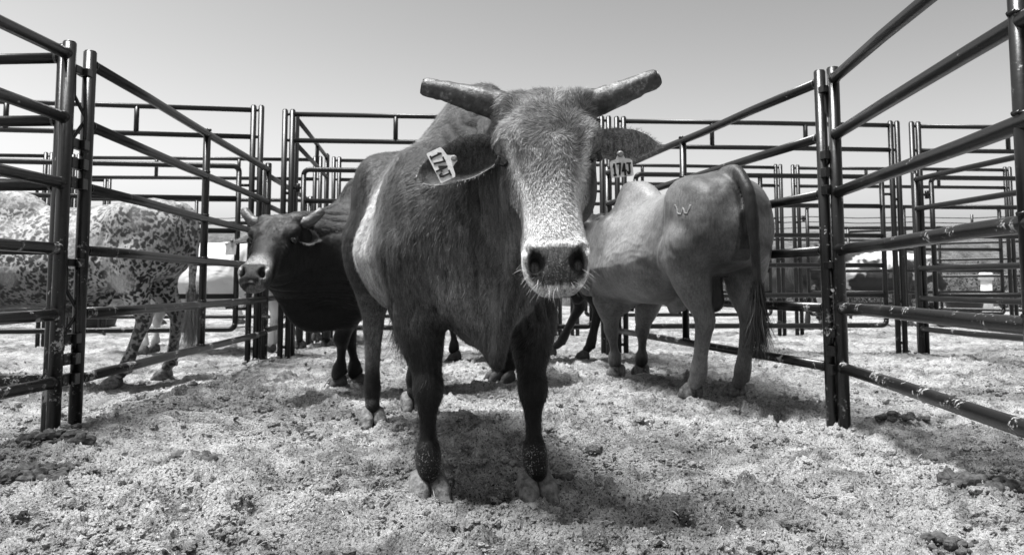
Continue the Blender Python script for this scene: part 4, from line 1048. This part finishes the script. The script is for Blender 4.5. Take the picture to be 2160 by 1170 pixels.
def body_hair(B, n, seed=8, L0=.017, wd=.0015):
    V, F, Nn = B['V'], B['F'], B['N']; rg = np.random.default_rng(seed)
    ok = (B['headw'] < .5) & (V[:, 2] > .16); fi = np.nonzero(ok[F].all(1))[0]; f = rg.choice(fi, n); w_ = rg.dirichlet(np.ones(4), n)
    P = sum(V[F[f, k]] * w_[:, k:k + 1] for k in range(4)); Nv = unit_rows(sum(Nn[F[f, k]] * w_[:, k:k + 1] for k in range(4)))
    C = sum(B['c'][F[f, k]] * w_[:, k] for k in range(4))
    a = fbm3(P, 4.0, 2, 3) * 1.6
    D = np.stack([-.55 + .5 * a, .2 * a, -.8 + .2 * a], 1); D = D - Nv * (D * Nv).sum(1)[:, None]; D = unit_rows(unit_rows(D) + Nv * rg.uniform(.05, .38, n)[:, None] + rg.normal(0, .13, (n, 3)))
    hv, hf = hairs(P, D, L0 * rg.uniform(.6, 1.3, n), wd * rg.uniform(.7, 1.3, n), Nv, .1, 1)
    clump = 1 + 1.2 * fbm3(P * [1, 1, .3], 50.0, 2, 9)
    mesh_np('body_hair', hv, hf, M_FUR, True, B['root'], {'coat': np.repeat(np.clip(C * clump * rg.uniform(.35, 1.8, n), .003, .8), 4)})
body_hair(FRONT, 170000)
whiskers(FRONT)
# ---- the others
HORN_SHORT = lambda s: [(.03, s * .09, -.065, .038), (.03, s * .13, -.055, .037), (.02, s * .175, -.04, .033), (-.01, s * .215, -.02, .029), (-.035, s * .235, -.01, .027)]
G_B = 'other bulls standing in the front pen'
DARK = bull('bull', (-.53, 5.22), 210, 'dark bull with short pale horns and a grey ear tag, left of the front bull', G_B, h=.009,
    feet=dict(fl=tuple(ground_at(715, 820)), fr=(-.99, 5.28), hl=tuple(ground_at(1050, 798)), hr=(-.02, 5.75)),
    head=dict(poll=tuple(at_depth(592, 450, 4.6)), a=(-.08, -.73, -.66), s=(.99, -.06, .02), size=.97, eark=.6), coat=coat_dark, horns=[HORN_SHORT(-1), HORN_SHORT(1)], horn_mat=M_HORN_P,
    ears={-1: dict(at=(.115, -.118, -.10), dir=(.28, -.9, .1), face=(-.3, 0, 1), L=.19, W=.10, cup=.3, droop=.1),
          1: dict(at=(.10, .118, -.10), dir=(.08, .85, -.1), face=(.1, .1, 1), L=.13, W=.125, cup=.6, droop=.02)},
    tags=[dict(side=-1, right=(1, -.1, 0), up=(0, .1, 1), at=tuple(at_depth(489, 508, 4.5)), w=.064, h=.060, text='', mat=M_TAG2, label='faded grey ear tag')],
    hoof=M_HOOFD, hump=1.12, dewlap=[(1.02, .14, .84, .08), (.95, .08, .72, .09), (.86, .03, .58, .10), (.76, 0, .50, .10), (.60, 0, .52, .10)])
BLACK = bull('bull', (.03, 6.95), 181, 'black bull almost hidden behind the front bull, only its legs showing', G_B, h=.012,
    feet=dict(fl=tuple(ground_at(962, 762)), hl=tuple(ground_at(1235, 762)), hr=tuple(ground_at(1166, 750)), fr=(-.75, 7.1)), coat=coat_black, hoof=M_HOOFD, detail=False,
    tailpath=[(-.74, 0, 1.245), (-.85, 0, 1.215), (-.90, 0, 1.08), (-.88, 0, .88), (-.86, 0, .66), (-.83, 0, .50)], sheath=True)
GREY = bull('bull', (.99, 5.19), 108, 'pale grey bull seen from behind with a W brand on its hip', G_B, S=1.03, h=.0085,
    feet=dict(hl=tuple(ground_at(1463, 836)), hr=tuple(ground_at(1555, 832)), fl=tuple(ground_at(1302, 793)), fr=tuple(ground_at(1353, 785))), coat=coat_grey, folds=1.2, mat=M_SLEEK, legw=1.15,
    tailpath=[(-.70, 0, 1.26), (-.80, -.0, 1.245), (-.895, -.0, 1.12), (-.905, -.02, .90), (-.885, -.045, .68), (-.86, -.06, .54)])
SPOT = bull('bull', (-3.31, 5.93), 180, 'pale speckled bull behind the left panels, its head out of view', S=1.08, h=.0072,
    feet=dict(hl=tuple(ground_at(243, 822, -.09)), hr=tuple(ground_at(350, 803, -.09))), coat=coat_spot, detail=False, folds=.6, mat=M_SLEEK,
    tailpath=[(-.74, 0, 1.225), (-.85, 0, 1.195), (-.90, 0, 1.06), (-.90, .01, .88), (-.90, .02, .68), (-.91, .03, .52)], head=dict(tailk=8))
# brand on the grey bull's hip: the scar lines follow the hide
def brand(B, px0, py0, wpx, hpx):
    V, Nn = B['V'], B['N']; M = np.array(B['root'].matrix_basis); th = B['root'].rotation_euler.z; c, s_ = math.cos(th), math.sin(th); l = B['root'].location
    W = np.stack([V[:, 0] * c - V[:, 1] * s_ + l.x, V[:, 0] * s_ + V[:, 1] * c + l.y, V[:, 2] + l.z], 1)
    Nw = np.stack([Nn[:, 0] * c - Nn[:, 1] * s_, Nn[:, 0] * s_ + Nn[:, 1] * c, Nn[:, 2]], 1)
    d = W - [0, 0, CAM_H]; vis = ((d * Nw).sum(1) < 0) & (V[:, 0] < -.2) & (V[:, 2] > .9)
    z = d[:, 1] * math.cos(PITCH) + d[:, 2] * math.sin(PITCH); y = -d[:, 1] * math.sin(PITCH) + d[:, 2] * math.cos(PITCH)
    PX, PY = 1080 + FPX * d[:, 0] / z, PY0 - FPX * y / z
    V, Nn, PX, PY = V[vis], Nn[vis], PX[vis], PY[vis]
    st = [(-1, -.7), (-.75, -.2), (-.6, .9), (-.2, 1), (.05, -.1), (.3, .9), (.6, .8), (1.1, -1)]
    fine = [np.array(a) * (1 - t_) + np.array(b) * t_ for a, b in zip(st[:-1], st[1:]) for t_ in np.linspace(0, 1, 6, endpoint=False)]; m = MB(); pts = []
    for p_ in fine:
        k = np.argsort((PX - px0 - p_[0] * wpx) ** 2 + (PY - py0 - p_[1] * hpx) ** 2)[:8]; pts.append(V[k].mean(0) - Nn[k].mean(0) * .0012)
    m.tube(pts, .0055, 8); m.build('brand', plain('bare_branded_skin', .19, .6, .3, .15, 40), B['root'])
brand(GREY, 1440, 440, 17, 12)
body_hair(DARK, 60000, 13, .016, .0018)
face_fur(DARK, 26000, 21)
# far cattle, one model with different coats
def coat_far(q): return .5 + 0 * q['x'], 0 * q['x']
def far_mat(name, lo, hi, thr, scale=2.6):
    m, t, p = newmat(name); co = t.nodes.new('ShaderNodeTexCoord'); n = N(t, 'ShaderNodeTexNoise', Scale=scale, Detail=3.0); t.links.new(co.outputs['Object'], n.inputs['Vector'])
    r = ramp(t, n.outputs[0], [(thr - .02, lo), (thr + .02, hi)]); t.links.new(r.outputs[0], p.inputs['Base Color']); p.inputs['Roughness'].default_value = .6; return m
M_FW = far_mat('white_hide', .42, .62, .45); M_FBW = far_mat('black_and_white_hide', .012, .62, .53, 2.2); M_FBK = far_mat('black_hide', .012, .03, .5)
far0 = bull('cow', (-3.35, 9.0), 184, 'white cow standing behind the second row gate, left of the dark bull', 'cattle in the pens behind', S=1.0, h=.014, coat=coat_far, detail=False, hump=0, cat='cow', sheath=False)['root']
def set_coat(root, mat):
    for c in root.children:
        if c.name.startswith(('body', 'ear')): c.data = c.data.copy(); c.data.materials[0] = mat
set_coat(far0, M_FW)
for loc, rz, mat, lab in (((5.75, 13.2, 0), 352, M_FBW, 'black and white cow in the far pen right of the right double post'), ((-2.12, 9.1, 0), 95, M_FBW, 'black and white cow glimpsed under the chin of the dark bull'),
        ((-5.3, 13.8, 0), 12, M_FW, 'white cow farther away, seen left of the dark bull ear'), ((4.35, 12.6, 0), 100, M_FBK, 'black cow far away, just right of the grey bull hindquarters')):
    r = far0.copy(); COL.objects.link(r); r.location = loc; r.rotation_euler = (0, 0, R(rz)); r['label'] = lab
    for ch in far0.children:
        c = ch.copy(); COL.objects.link(c); c.parent = r
        for g_ in ch.children:
            e_ = g_.copy(); COL.objects.link(e_); e_.parent = c
    set_coat(r, mat)
print('all', round(time.time() - T0, 1))
